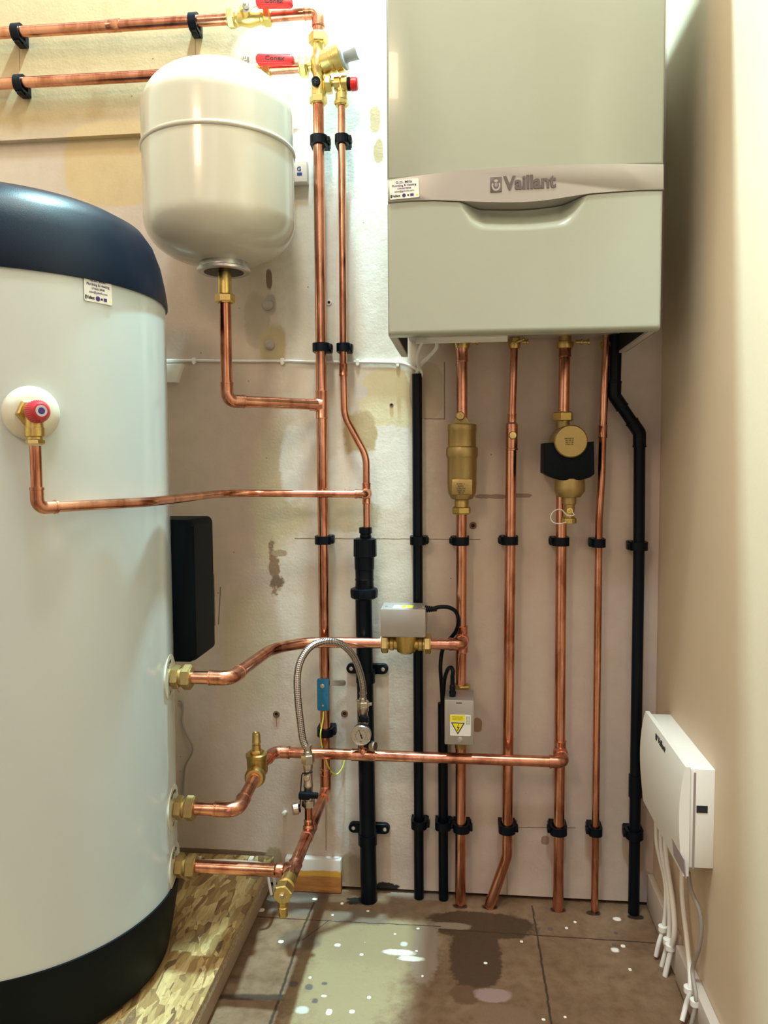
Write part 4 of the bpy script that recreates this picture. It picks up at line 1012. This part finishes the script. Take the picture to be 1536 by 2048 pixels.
# strap and hanging cap
hcx = P(588, 1618, oL+.01)
bm = B(); tube(bm, spline([Vector((lx+.010, -oL-.006, zr_(1540))), Vector((lx, -oL-.011, zr_(1543))), Vector((lx-.010, -oL-.006, zr_(1546))), Vector((lx-.013, -oL-.006, zr_(1575))), Vector((lx-.014, -oL-.008, zr_(1604))), hcx+Vector((.009, 0, .008))]), .0011, 8)
hk = thing('blanking_cap', 'knurled nickel cap hanging on a thin black strap beside the isolating valve', 'cap', hcx); obj('strap', bm, BLACKP, hk)
bm = B(); lathe(bm, hcx+Vector((.008, .003, 0)), (-1, -.35, -.1), [(0, .0085), (.001, .0105), (.010, .0105), (.012, .0090), (.0122, 0)], 14); obj('cap', bm, NICKEL, hk, 20)
bm = B(); lathe(bm, hcx+Vector((.0085, .003, 0)), (1, .35, .1), [(0, .0075), (.003, .0075), (.003, 0)], 18); obj('washer', bm, BLACKP, hk)
fp = thing('copper_pipe', 'short thin vertical copper pipe between the isolating valve and the diagonal pipe tee', 'pipe', M2)
pipe(fp, [M2+UPV*.02, Vector((lx, -oL, zr_(1600)))], R15)
# right-hand valve with gauge
oG = oR
rv2 = thing('gauge_valve', 'small nickel check valve with wing lever above the round pressure gauge', 'valve', G_)
def zg(py): return P(727, py, oG).z
bm = B(); lathe(bm, (gx, -oG, 0), UPV, [(zg(1490), .0085), (zg(1450), .0085), (zg(1448), .0105), (zg(1436), .0105), (zg(1434), .009), (zg(1424), .0095), (zg(1420), .0115), (zg(1412), .0115), (zg(1410), .0085), (zg(1400), .0085)], 26); obj('body', bm, NICKEL, rv2)
bm = B(); hexn(bm, (gx, -oG, zg(1416)), UPV, .014, .0125, .3); obj('top_nut', bm, NICKEL, rv2, 25)
bm = B(); box(bm, (gx-.008, -oG-.014, zg(1441)), (gx+.013, -oG-.006, zg(1429)), .002); obj('lever', bm, BLACKP, rv2)
bm = B(); box(bm, (gx+.006, -oG-.004, zg(1410)), (gx+.018, -oG+.002, zg(1404)), .001); box(bm, (gx-.014, -oG-.004, zg(1402)), (gx+.010, -oG+.002, zg(1399)), .0005); obj('wing', bm, NICKEL, rv2)
bm = B(); tube(bm, [(gx, -oG, zR+.02), (gx, -oG, zg(1486))], R15); obj('stub_pipe', bm, COPPER, rv2)
gc = P(721.5, 1472, oG+.028)
ga = thing('pressure_gauge', 'small round pressure gauge with cream dial and black needle below the hose end', 'gauge', gc)
bm = B(); lathe(bm, gc+Vector((0, .022, 0)), (0, -1, 0), [(0, .012), (.004, .0195), (.014, .0202), (.0155, .0198)], 48); obj('case', bm, BLACKP, ga)
bm = B(); lathe(bm, gc+Vector((0, .008, 0)), (0, -1, 0), [(0, .0203), (.006, .0205), (.0075, .0195), (.0075, .018), (.005, .0178)], 48); obj('bezel', bm, STEEL, ga)
bm = B(); lathe(bm, gc+Vector((0, .004, 0)), (0, -1, 0), [(0, .0183), (.0005, .0183), (.0006, 0)], 48); dl = obj('dial', bm, DIAL, ga)
bm = B(); gm = gc+Vector((0, .0032, 0))
for k in range(11):
    a_ = radians(225-27*k); u_ = Vector((cos(a_), 0, sin(a_))); tube(bm, [gm+u_*.0105, gm+u_*.0128], .00038, 6)
tube(bm, [gm+Vector((cos(radians(225-270*k/30)), 0, sin(radians(225-270*k/30))))*.0105 for k in range(31)], .00032, 6)
for k, s_ in enumerate('01234'):
    a_ = radians(215-62*k); text(bm, s_, front(gm+Vector((cos(a_), 0, sin(a_)))*.0152), .0034, .0002, None, .02)
text(bm, 'bar', front(gm+Vector((0, 0, -.0125))), .0038, .0002, None, .02); obj('scale_marks', bm, INK, dl)
bm = B(); nd = Vector((-.35, 0, .94)); prism(bm, [(-.0011, -.006), (.0011, -.006), (.0008, 0), (.0002, .0125), (-.0002, .0125), (-.0008, 0)], frame(gm+Vector((0, -.0006, 0)), (.94, 0, .35), nd), 0, .0004)
lathe(bm, gm+Vector((0, -.0002, 0)), (0, -1, 0), [(0, .002), (.001, .002), (.001, 0)], 14); lathe(bm, gm-nd*.0055+Vector((0, -.0002, 0)), (0, -1, 0), [(0, .0017), (.0006, .0017), (.0006, 0)], 12); obj('needle', bm, INK, ga)
cg = P(747, 1493, .10)
cgt = thing('blanking_cap', 'knurled nickel cap sitting at the lower right of the pressure gauge', 'cap', cg)
bm = B(); lathe(bm, cg+Vector((-.006, .004, 0)), (1, -.45, .1), [(0, .0085), (.001, .0100), (.009, .0100), (.011, .0085), (.0112, 0)], 14, .1); obj('cap', bm, NICKEL, cgt, 20)
bm = B(); lathe(bm, cg+Vector((-.005, .004, 0)), (-1, .45, -.1), [(0, .008), (.006, .0075), (.010, .0055), (.016, .005)], 18); obj('spigot', bm, BLACKP, cgt)
# hose
hp = [Vector((lx, -oL, zr_(1500))), P(606, 1480, .212), P(601, 1445, .212), P(596, 1400, .21), P(594.5, 1355, .205), P(602, 1320, .195), P(622, 1293, .18), P(652, 1282, .16), P(682, 1288, .14), P(706, 1311, .12), P(720, 1345, .10), P(726, 1375, .09), Vector((gx, -oG, zg(1392)))]
hs = thing('braided_hose', 'braided steel hose arching over the horizontal pipes between two nickel valves', 'hose', hp[0])
bm = B(); tube(bm, spline(hp, 10), .0068, 24); obj('hose', bm, HOSE, hs, 60)
bm = B(); lathe(bm, (lx, -oL, zr_(1508)), UPV, [(0, .0065), (.002, .0078), (.006, .0078), (.007, .0068), (.014, .0068), (.015, .0080), (.018, .0080)], 24); obj('ferrule', bm, NICKEL, hs)
bm = B(); lathe(bm, (gx, -oG, zg(1402)), UPV, [(0, .0065), (.002, .0078), (.006, .0078), (.007, .0068), (.014, .0068), (.015, .0080), (.018, .0080)], 24); obj('ferrule', bm, NICKEL, hs)

# ---- earth clamp
et = thing('earth_clamp_tag', 'blue plastic earthing tag strapped on the long vertical copper pipe', 'tag', P(646, 1390, .05))
bm = B(); a = P(646, 1390, .05); w_ = P(659, 1390, .05).x-P(635, 1390, .05).x; h_ = P(646, 1359, .05).z-P(646, 1423, .05).z
prism(bm, rrect(w_, h_, .004, 4), front((a.x, -.045, a.z)), 0, .005, .001); obj('tag_plate', bm, BLUE, et)
bm = B(); lathe(bm, P(644.5, 1372, .0505), (0, -1, 0), [(0, .0045), (.001, .0045), (.0015, .003), (.003, .003), (.0032, 0)], 16); obj('screw', bm, STEEL, et)
bm = B(); lathe(bm, P(646, 1411, .0503), (0, -1, 0), [(0, .002), (.001, .002), (.001, 0)], 12); obj('screw', bm, STEEL, et)
bm = B(); pa_ = P(657, 1366, .030); pb_ = P(693, 1366, .012)
prism(bm, rrect(.037, .012, .0058, 5), frame(lerp(pa_, pb_, .5), pb_-pa_, UPV), 0, .0006); tube(bm, [(a.x, -o3, P(0, 1372, o3).z), (a.x, -o3, P(0, 1360, o3).z)], .0118, 24); obj('metal_strap', bm, STEEL, et)
bm = B(); tube(bm, spline([P(647, 1423, .048), P(646, 1440, .05), P(643, 1455, .052), P(641, 1470, .055), P(643, 1490, .052), P(648, 1508, .05), P(655, 1530, .045), P(664, 1545, .03), P(675, 1548, .02), P(686, 1533, .012), P(690, 1510, .006), P(684, 1500, .003)]), .0016, 10)
tag(obj('earth_wire', bm, YG), 'yellow and green earth wire trailing down from the blue tag', 'wire')

# ------------------------------------------------------------------ pipe clips
def make_clip(r, mat=BLACKP, wid=None):
    """local: pipe axis = z through origin, wall at +y distance d"""
    d = .032; W = r+.0065; bm = B(); h = .0085
    # plan outline ring around the pipe, open inside
    n_ = 20; outer = []; inner = []
    for k in range(n_+1):
        a_ = pi+pi*k/n_; outer.append((W*cos(a_), W*sin(a_)*.92)); inner.append(((r+.001)*cos(a_), (r+.001)*sin(a_)))
    outer = [(-W, d)]+outer+[(W, d)]; inner = [(-(r+.001), r+.004)]+inner+[((r+.001), r+.004)]
    va = [[bm.verts.new((x, y, z)) for x, y in outer] for z in (-h, h)]; vi = [[bm.verts.new((x, y, z)) for x, y in inner] for z in (-h, h)]
    for k in range(len(outer)-1):
        bm.faces.new([va[0][k], va[0][k+1], va[1][k+1], va[1][k]]); bm.faces.new([vi[0][k+1], vi[0][k], vi[1][k], vi[1][k+1]])
        for z in (0, 1): bm.faces.new([va[z][k], va[z][k+1], vi[z][k+1], vi[z][k]])
    box(bm, (-W, r+.004, -h), (W, d, h))
    return bm
CL = {}
def clip(px, py, r, label, group, horiz=False, off=o3, side=1, kx=None):
    key = (r, horiz, side)
    c = Vector((P(px, py, off).x if kx is None else kx, -off, P(px, py, off).z))
    if key not in CL:
        t = thing('pipe_clip', label, 'clip', c, group)
        bm = make_clip(r)
        l = B(); W = r+.0065
        box(l, (side*W-.001*side, -.006, -.005), (side*(W+.0055), .012, .006), .001)
        box(l, (side*W, .006, -.0085), (side*(W+.003), .024, .0085), .001)
        if horiz:
            for q in (bm, l): q.transform(Matrix.Rotation(pi/2, 4, 'Y'))
        bm.transform(Matrix.Translation(c)); l.transform(Matrix.Translation(c))
        obj('clip_body', bm, BLACKP, t, 50); obj('latch', l, BLACKP, t); CL[key] = t
        return t
    s = CL[key]; t = s.copy(); COL.objects.link(t); t.location = c; t['label'] = label; t['group'] = group
    for ch in list(s.children):
        q = ch.copy(); COL.objects.link(q); q.parent = t
    return t
gU = 'black clips on the two horizontal pipes'; gV = 'black clips on the vertical pipes'
clip(35, 65, R22, 'black pipe clip at the far left of the upper horizontal copper pipe', gU, True, o45, 1)
clip(388, 44, R22, 'black pipe clip left of the uppermost red-lever valve', gU, True, o45, 1)
clip(40, 167, R22, 'black pipe clip at the far left of the lower horizontal copper pipe', gU, True, o45, 1)
clip(392, 148, R22, 'black pipe clip peeking above the expansion vessel', gU, True, o45, 1)
def Mx_(py): return onM(py)
for py, lab in ((281, 'black pipe clip near the top of the long vertical copper pipe'), (695, 'black pipe clip on the long vertical copper pipe above the vessel tee'), (1080, 'black pipe clip on the long vertical copper pipe level with the wall crack'), (1463, 'black pipe clip under the blue earthing tag')):
    q = onM(py); clip(640, py, R22, lab, gV, False, -q.y, 1, q.x)
q = lerp(E0, E1, (279-207)/538); clip(683, 279, R15, 'small black pipe clip near the top of the thin kinked copper pipe', gV, False, -q.y, 1, q.x)
q = lerp(E0, E1, (695-207)/538); clip(687, 695, R15, 'small black pipe clip midway down the thin kinked copper pipe', gV, False, -q.y, 1, q.x)
clip(836, 1081, .0103, 'black clip on the long straight conduit, middle row', gV, False, .026, 1)
clip(921, 1082, R22, 'black pipe clip on the air separator riser, middle row', gV, False, o3, -1)
clip(1019, 1081, R22, 'black pipe clip on the second copper riser, middle row', gV, False, o3, -1)
clip(1121, 1083, R22, 'black pipe clip on the filter riser, middle row', gV, False, o3, -1)
clip(1197, 1086, R15, 'small black pipe clip on the thin right riser, middle row', gV, False, o3, -1)
clip(1277.5, 1092, .0112, 'black clip on the corner waste pipe, middle row', gV, False, oW, -1)
clip(838, 1648, .0103, 'black clip on the long straight conduit, bottom row', gV, False, .026, 1)
clip(886, 1650, .0103, 'black clip on the short conduit, bottom row', gV, False, .026, 1)
clip(923, 1655, R22, 'black pipe clip on the air separator riser, bottom row', gV, False, o3, 1)
clip(1014, 1657, R22, 'black pipe clip on the second copper riser, bottom row', gV, False, o3, 1)
clip(1117, 1660, R22, 'black pipe clip on the filter riser, bottom row', gV, False, o3, -1)
clip(1191, 1662, R15, 'small black pipe clip on the thin right riser, bottom row', gV, False, o3, -1)
clip(1269, 1668, .0112, 'black clip on the corner waste pipe, bottom row', gV, False, oW, -1)

# ------------------------------------------------------------------ boiler
OB = .34
bl = P(776, 672, OB); br_ = P(1322, 655, OB); xl, xr = bl.x, br_.x; zb0 = (bl.z+br_.z)/2
bo = thing('boiler', 'large white wall-hung boiler with silver fascia strip on the back wall', 'boiler', ((xl+xr)/2, 0, zb0))
zfa = [P(x_, y_, OB) for x_, y_ in ((776, 360), (850, 351), (920, 343), (980, 338), (1050, 333.5), (1150, 330), (1240, 329), (1327, 329))]
zfb = [P(x_, y_, OB) for x_, y_ in ((1327, 380.5), (1280, 381), (1230, 384), (1180, 388), (1150, 392.5), (1110, 399), (1080, 403), (1045, 405.5), (1010, 406), (965, 405), (920, 403), (870, 401), (820, 402), (776, 406))]
zf_mid = sum(p.z for p in zfa)/len(zfa)
top = 1.93
# upper casing, its lower edge follows the fascia
bm = B(); ring = [(xl, zfa[0].z+.0008)]+[(p.x, p.z+.0008) for p in zfa[1:-1]]+[(xr, zfa[-1].z+.0008), (xr, top), (xl, top)]
prism(bm, ring, FR(.02), 0, OB-.02, .004); obj('upper_casing', bm, BOILW, bo, 50)
# fascia
xs0 = xl+.001; xs1 = P(1328, 350, OB).x
ol = [(max(xs0, p.x), p.z) for p in zfa]+[(max(xs0, p.x), p.z) for p in zfb]
ol[0] = (xs0, zfa[0].z); ol[-1] = (xs0, zfb[-1].z)
bm = B(); prism(bm, ol[::-1], FR(.20), 0, OB-.20+.003, .0015); fa = obj('fascia', bm, SILVER, bo, 50)
# lower door: height field with grip recess
def zlow(x):
    pts = sorted([(p.x, p.z) for p in zfb]); 
    if x <= pts[0][0]: return pts[0][1]
    for a_, b_ in zip(pts, pts[1:]):
        if x <= b_[0]: return a_[1]+(b_[1]-a_[1])*(x-a_[0])/(b_[0]-a_[0])
    return pts[-1][1]
gA, gB = P(912, 404, OB).x, P(1175, 395, OB).x; gC, gD = P(938, 448, OB).x, P(1142, 440, OB).x; gz0 = P(1030, 463, OB).z
def ss(a, b, v): t_ = max(0, min(1, (v-a)/(b-a))); return t_*t_*(3-2*t_)
def grip(x, z):
    zt2 = zlow(x); xm = (gA+gB)/2
    t_ = (zt2-z)/(zt2-gz0)
    if t_ < 0: t_ = 0
    half = ((gB-gA)*.5)*(1-.22*t_); u_ = abs(x-(xm+.002))/half
    side = 1-ss(.62, 1.0, u_); bot = 1-ss(.05, 1.0, t_+.10*u_*u_)
    return .034*side*bot
NX, NZ = 240, 150; bm = B(); g = []
rr_ = .008
for i in range(NX+1):
    row = []; x = xl+(xr-xl)*i/NX
    for j in range(NZ+1):
        zt2 = zlow(x)-.0012; z = zb0+(zt2-zb0)*(j/NZ)**.9; y = -OB+grip(x, z)
        e = min(x-xl, xr-x); 
        if e < .004: y += .004-sqrt(max(0, .004**2-(.004-e)**2))
        e = z-zb0
        if e < .006: y += .006-sqrt(max(0, .006**2-(.006-e)**2))
        row.append(bm.verts.new((x, y, z)))
    g.append(row)
for i in range(NX):
    for j in range(NZ): bm.faces.new([g[i][j], g[i+1][j], g[i+1][j+1], g[i][j+1]])
for xx, row in ((xl, g[0]), (xr, g[-1])):    # side skins reach back to the wall
    bk = [bm.verts.new((xx, -.07, v.co.z)) for v in row]
    for j in range(NZ): bm.faces.new([row[j], row[j+1], bk[j+1], bk[j]])
bt = [g[i][0] for i in range(NX+1)]; b2v = [bm.verts.new((v.co.x, -OB+.028, zb0-.0005)) for v in bt]; b3v = [bm.verts.new((v.co.x, -OB+.028, zb0+.03)) for v in bt]
for i in range(NX): bm.faces.new([bt[i], bt[i+1], b2v[i+1], b2v[i]]); bm.faces.new([b2v[i], b2v[i+1], b3v[i+1], b3v[i]])
obj('lower_door', bm, BOILW, bo, 50)
# underside
bm = B(); box(bm, (xl+.012, -OB+.03, zb0+.040), (xr-.012, -.005, zb0+.050)); box(bm, (xl+.0015, -OB+.03, zb0+.0), (xl+.012, -.07, zb0+.004)); box(bm, (xr-.012, -OB+.03, zb0), (xr-.0015, -.07, zb0+.004))
obj('base_plate', bm, plain('dull_grey_paint', (.42, .38, .36), .5), bo)
bm = B(); box(bm, (xl+.010, -OB+.029, zb0+.004), (xl+.012, -.072, zb0+.042)); box(bm, (xr-.012, -OB+.029, zb0+.004), (xr-.010, -.072, zb0+.042)); box(bm, (xl+.012, -.012, zb0+.05), (xr-.012, -.004, top-.05)); obj('inner_frame', bm, BLACKT, bo)
bm = B(); a = P(832, 687, .18); b_ = P(1015, 680, .18); box(bm, (a.x, -.18, a.z), (b_.x, -.176, a.z+.016), .0005); box(bm, (a.x+.02, -.185, a.z+.008), (b_.x, -.18, a.z+.014)); obj('terminal_strip', bm, WHITEP, bo)
bm = B()
for px_, r_ in ((924, .014), (1029, .010), (1130, .015), (1213, .010)):
    q = P(px_, 690, o3); lathe(bm, (q.x, -o3, P(px_, 697, o3).z), UPV, [(0, r_), (.006, r_+.002), (.012, r_+.002), (.014, r_*.8), (.05, r_*.8)], 20)
for px_ in (944, 1045, 1152, 1166): lathe(bm, P(px_, 684, .05), (1, -.1, 0), [(0, .004), (.008, .004), (.009, .0055), (.012, .0055)], 12)
obj('tails', bm, BRASS, bo)
# emblem and lettering
lx0, lx1 = P(980, 370, OB+.003), P(1003.5, 369, OB+.003); LO = OB+.003
bm = B(); dirx = (P(1110, 364, LO)-P(985, 371, LO)).normalized(); s = (lx1-lx0).length
Ml = frame(P(992, 369.5, LO), dirx, UPV); prism(bm, rrect(s, s*1.28, .0012, 3), Ml, 0, .0012, .0003); ep_ = obj('emblem_plate', bm, LOGO, fa)
bm = B()
txc = P(1059.5, 367, LO); wv_ = (P(1112, 366, LO)-P(1007, 366, LO)).x
text(bm, 'Vaillant', frame(txc+Vector((0, -.0006, .001)), dirx, UPV), .0285, .0010, wv_, .036); obj('lettering', bm, LOGO, fa)
bm = B(); M2_ = Ml @ Matrix.Translation((0, 0, .0013))
def ell(cx, cy, rx, ry, a0=0, a1=360, n_=24): return [(cx+rx*cos(radians(a0+(a1-a0)*k/n_)), cy+ry*sin(radians(a0+(a1-a0)*k/n_))) for k in range(n_+(0 if a1-a0 == 360 else 1))]
ringp = ell(0, -.0015, s*.38, s*.46, 150, 390, 24)+ell(0, -.0015, s*.24, s*.30, 390, 150, 24)
prism(bm, ringp, M2_, 0, .0003)
prism(bm, ell(0, s*.30, s*.17, s*.12), M2_, 0, .0003); prism(bm, ell(-s*.07, -s*.02, s*.045, s*.20), M2_, 0, .0003); prism(bm, ell(s*.07, -s*.02, s*.045, s*.20), M2_, 0, .0003)
obj('emblem', bm, SILVER, fa)
sticker(fa, P(808.5, 378, OB+.0045), (1, 0, .05), UPV, P(838, 375, OB).x-P(779, 375, OB).x, P(800, 360, OB).z-P(800, 398, OB).z)

# ------------------------------------------------------------------ white cables
cz = [P(300, 722, .004), P(390, 721, .004), P(480, 722, .004), P(566, 722, .004), P(640, 724, .004), P(716, 724, .004), P(795, 726, .004), P(815, 730, .006), P(834, 740, .014), P(838, 756, .016)]
bm = B(); tube(bm, spline(cz), .0030, 12)
wc = thing('white_cable', 'white cable clipped along the wall above the vessel pipe, ending at the black conduit', 'cable', cz[0]); obj('cable', bm, WHITEC, wc)
for px_, py_ in ((390, 721), (566, 722), (716, 724), (796, 726)):
    bm = B(); c_ = P(px_, py_, 0); box(bm, (c_.x-.004, -.009, c_.z-.006), (c_.x+.004, 0, c_.z+.005), .001); lathe(bm, (c_.x, -.006, c_.z-.006), (0, -1, 0), [(0, .003), (.003, .003), (.0035, 0)], 12); obj('cable_clip', bm, WHITEP, wc)
bm = B(); tube(bm, spline([P(846, 680, .17), P(838, 697, .12), P(835, 715, .07), P(837, 732, .03), P(843, 745, .018), P(840, 758, .016)]), .0036, 12)
tag(obj('white_cable', bm, WHITEC), 'white cable from the boiler underside, left of the pair entering the conduit', 'cable')
bm = B(); tube(bm, spline([P(874, 684, .17), P(872, 697, .12), P(856, 715, .07), P(843, 728, .03), P(834, 745, .018), P(831, 758, .016)]), .0036, 12)
tag(obj('white_cable', bm, WHITEC), 'white cable from the boiler underside, right of the pair entering the conduit', 'cable')
# grey loose wire near the cylinder
bm = B(); tube(bm, spline([P(357, 1401, .003), P(364, 1402, .006), P(366, 1420, .006), P(364, 1440, .006), P(370, 1462, .008), P(384, 1490, .010), P(384, 1505, .010), P(372, 1528, .008), P(368, 1550, .006), P(366, 1592, .006)]), .0023, 10)
tag(obj('grey_wire', bm, GREYW), 'thin grey wire curling down the wall beside the white cylinder', 'wire')
# white cable on the platform and off its edge
bm = B(); zz = zt+.004
cps = [PZ(355, 1706, zz), PZ(385, 1722, zz), PZ(410, 1722, zz), PZ(450, 1722, zz), PZ(495, 1724, zz), PZ(520, 1727, zz+.002), PZ(532, 1736, zz+.002), P(536, 1755, .06), P(540, 1775, .065), P(543, 1790, .07)]
tube(bm, spline(cps), .0032, 12)
pc_ = thing('white_cable', 'white cable clipped along the back of the strand board platform', 'cable', cps[0]); obj('cable', bm, WHITEC, pc_)
for px_ in (397, 502):
    c_ = PZ(px_, 1722, zt); bm = B(); box(bm, (c_.x-.004, c_.y-.010, zt), (c_.x+.006, c_.y+.005, zt+.009), .001); obj('cable_clip', bm, WHITEP, pc_)
bm = B(); tube(bm, spline([P(528, 1728, .16), P(542, 1742, .15), P(549, 1765, .12), P(549, 1787, .10)]), .003, 10)
tag(obj('white_cable', bm, WHITEC), 'loose white cable end drooping over the platform edge behind the drain cock', 'cable')

# ------------------------------------------------------------------ wall plugs and screws
def plug(px, py, r, ring, label, mat=None):
    t = thing('wall_plug', label, 'wall plug', P(px, py, 0), 'old plugs and screws in the back wall'); c = P(px, py, 0)
    bm = B(); lathe(bm, c, (0, -1, 0), [(-.001, r), (.0016, r), (.002, r*.8), (.0018, r*.5), (-.002, r*.42), (-.003, 0)], 20); obj('collar', bm, ring, t)
    bm = B(); lathe(bm, c+Vector((0, -.0004, 0)), (0, -1, 0), [(0, r*.5), (.0008, r*.5), (.0008, 0)], 16); obj('hole', bm, DARK, t)
PB = plain('brown_plug', (.16, .085, .05), .6)
plug(553, 1428, .0075, PB, 'round brown wall plug left of the braided hose'); plug(689, 1427, .0075, PB, 'round brown wall plug between the blue tag and thick waste pipe')
plug(658, 605, .006, WHITEP, 'white wall plug with dark centre between the two upper vertical pipes')
plug(783, 810, .004, PB, 'tiny dark red hole left of the long black conduit')
plug(946, 1051, .0075, BRNM := plain('broken_plaster', (.20, .11, .06), .9), 'ragged dark hole in the wall under the air separator')
for px_, py_ in ((537, 611), (540, 690)):
    bm = B(); c_ = P(px_, py_, 0); lathe(bm, c_, (0, -1, 0), [(0, .011), (.006, .010), (.010, .006), (.011, 0)], 16)
    tag(obj('cable_clip_remnant', bm, paint_mat('painted_over', (.42, .36, .31))), 'painted-over lump on the wall below the expansion vessel, '+('upper' if py_ < 650 else 'lower')+' of two', 'wall fixing')
bm = B(); c_ = P(571, 1624, 0); lathe(bm, c_, (-.2, -1, .1), [(0, .004), (.010, .0045), (.011, .003), (.011, 0)], 14)
tag(obj('white_wall_plug', bm, WHITEP), 'white plug sticking out of the wall left of the hanging cap', 'wall plug')
# holes at floor where pipes enter are dark patches in the floor colour

# ------------------------------------------------------------------ control box on right wall
kt0 = PX(1431, 1540, XR); kt1 = PX(1341, 1427, XR); kb0 = PX(1428, 1740, XR)
ya, yb = kt0.y, kt1.y; z1 = kt0.z; z0_ = kb0.z
xf0 = P(1381, 1540, -ya).x
ct = thing('control_box', 'white wiring control box with curved lid on the right wall', 'control box', (XR, (ya+yb)/2, z0_))
bm = B(); box(bm, (xf0, ya, z0_), (XR, yb, z1), .001); cb_ = obj('case', bm, WHITEP, ct)
# curved lid
zl1 = P(1379, 1533, -ya).z+.0; zl0 = P(1376, 1751, -ya).z
bm = B(); rows = []
n_ = 20; th = .006
for j in range(n_+1):
    z = zl0+(zl1-zl0)*j/n_; u_ = j/n_
    bul = .004+.012*sin(pi*min(1, max(0, (1-u_*.95)))*.9)
    xo = xf0-.002-.009*sin(pi*(1-u_)**.8*.95)
    rows.append((xo, z))
for k, yy in enumerate((ya+.0, yb-.0)):
    pass
va = [[bm.verts.new((x_-th if s_ else xf0-.0005, yy, z_)) for x_, z_ in rows] for s_ in (0, 1) for yy in (ya-.003, yb+.003)]
# va[0]: inner front, va[1]: inner back, va[2]: outer front, va[3]: outer back
for j in range(n_):
    bm.faces.new([va[2][j], va[2][j+1], va[3][j+1], va[3][j]]); bm.faces.new([va[0][j], va[1][j], va[1][j+1], va[0][j+1]])
    bm.faces.new([va[0][j], va[0][j+1], va[2][j+1], va[2][j]]); bm.faces.new([va[1][j], va[3][j], va[3][j+1], va[1][j+1]])
bm.faces.new([va[0][0], va[2][0], va[3][0], va[1][0]]); bm.faces.new([va[0][-1], va[1][-1], va[3][-1], va[2][-1]])
ld_ = obj('lid', bm, WHITEP, ct, 40)
# lettering on the lid, facing -x
def lidx(z):
    u_ = (z-zl0)/(zl1-zl0); return xf0-.002-.009*sin(pi*(1-u_)**.8*.95)-th
bm = B(); lc = PX(1323, 1491, xf0-.012); lc.x = lidx(lc.z)-.0004; text(bm, 'Vaillant', frame(lc, (0, -1, 0), (.0, 0, 1)), .020, .0003, .052, .03)
box(bm, (lc.x-.0003, lc.y+.042, lc.z-.006), (lc.x+.0003, lc.y+.031, lc.z+.007)); obj('lettering', bm, INK, ld_)
bm = B(); a = PX(1358, 1705, xf0-.012); vs_ = []
for k in range(5):
    z_ = zl0+.008+.030*k/4; vs_.append([bm.verts.new((lidx(z_)-e_, y_, z_)) for e_, y_ in ((.0004, a.y-.035), (.0004, a.y+.035), (-.001, a.y+.035), (-.001, a.y-.035))])
for A_, B_ in zip(vs_, vs_[1:]):
    for k in range(4): bm.faces.new([A_[k], A_[(k+1) % 4], B_[(k+1) % 4], B_[k]])
bm.faces.new(vs_[0]); bm.faces.new(vs_[-1])
obj('rating_label', bm, plain('faded_label', (.36, .30, .33), .5), ld_)
bm = B(); a = P(1393, 1611, -ya); b_ = P(1415, 1626, -ya); box(bm, (a.x, ya-.0008, b_.z), (b_.x, ya+.001, a.z)); obj('knockout_hole', bm, INK, cb_)
bm = B(); a = P(1387.5, 1545, -ya); b_ = P(1388.3, 1738, -ya); box(bm, (a.x, ya-.0004, b_.z), (b_.x, ya+.001, a.z)); obj('seam', bm, GREYW, cb_)
# cables below the control box
def rc(pts, r, lab, name='white_cable', cat='cable', mat=WHITEC, clips=()):
    ps = [PX(x_, y_, XR-d_) for x_, y_, d_ in pts]
    t = thing(name, lab, cat, ps[-1]); bm = B(); tube(bm, spline(ps), r, 12); obj('cable', bm, mat, t)
    for x_, y_, d_ in clips:
        c_ = PX(x_, y_, XR-d_); bm = B(); lathe(bm, c_+Vector((0, 0, -.006)), UPV, [(0, r+.0035), (.001, r+.0045), (.010, r+.0045), (.011, r+.002)], 16); obj('clip', bm, WHITEP, t)
rc([(1312, 1640, .012), (1314, 1690, .012), (1330, 1760, .014), (1332, 1800, .016), (1328, 1850, .020), (1318, 1885, .030), (1312, 1912, .035)], .0042, 'white cable nearest the wall corner below the control box', clips=[(1326, 1856, .022)])
rc([(1321, 1645, .012), (1323, 1700, .012), (1336, 1780, .014), (1339, 1850, .016), (1334, 1890, .020), (1322, 1938, .030)], .0042, 'white cable second from the wall corner below the control box', clips=[(1336, 1882, .020)])
rc([(1330, 1660, .012), (1333, 1720, .012), (1345, 1800, .014), (1349, 1860, .016), (1342, 1900, .020), (1330, 1952, .030)], .0048, 'white cable third from the wall corner below the control box', clips=[(1341, 1893, .020)])
rc([(1364, 1735, .012), (1365, 1800, .012), (1374, 1880, .010), (1381, 1970, .018), (1372, 2010, .026), (1364, 2042, .035)], .0042, 'white cable dropping from under the nearer half of the control box', clips=[(1378, 1978, .020)])
rc([(1377, 1745, .030), (1382, 1780, .024), (1398, 1820, .014), (1403, 1860, .010), (1397, 1900, .012), (1385, 1940, .016), (1392, 1990, .018), (1390, 2015, .020), (1383, 2047, .026), (1375, 2085, .032)], .0034, 'grey cable curving down the right wall to the skirting', name='grey_cable', mat=GREYW, clips=[(1390, 2004, .019)])
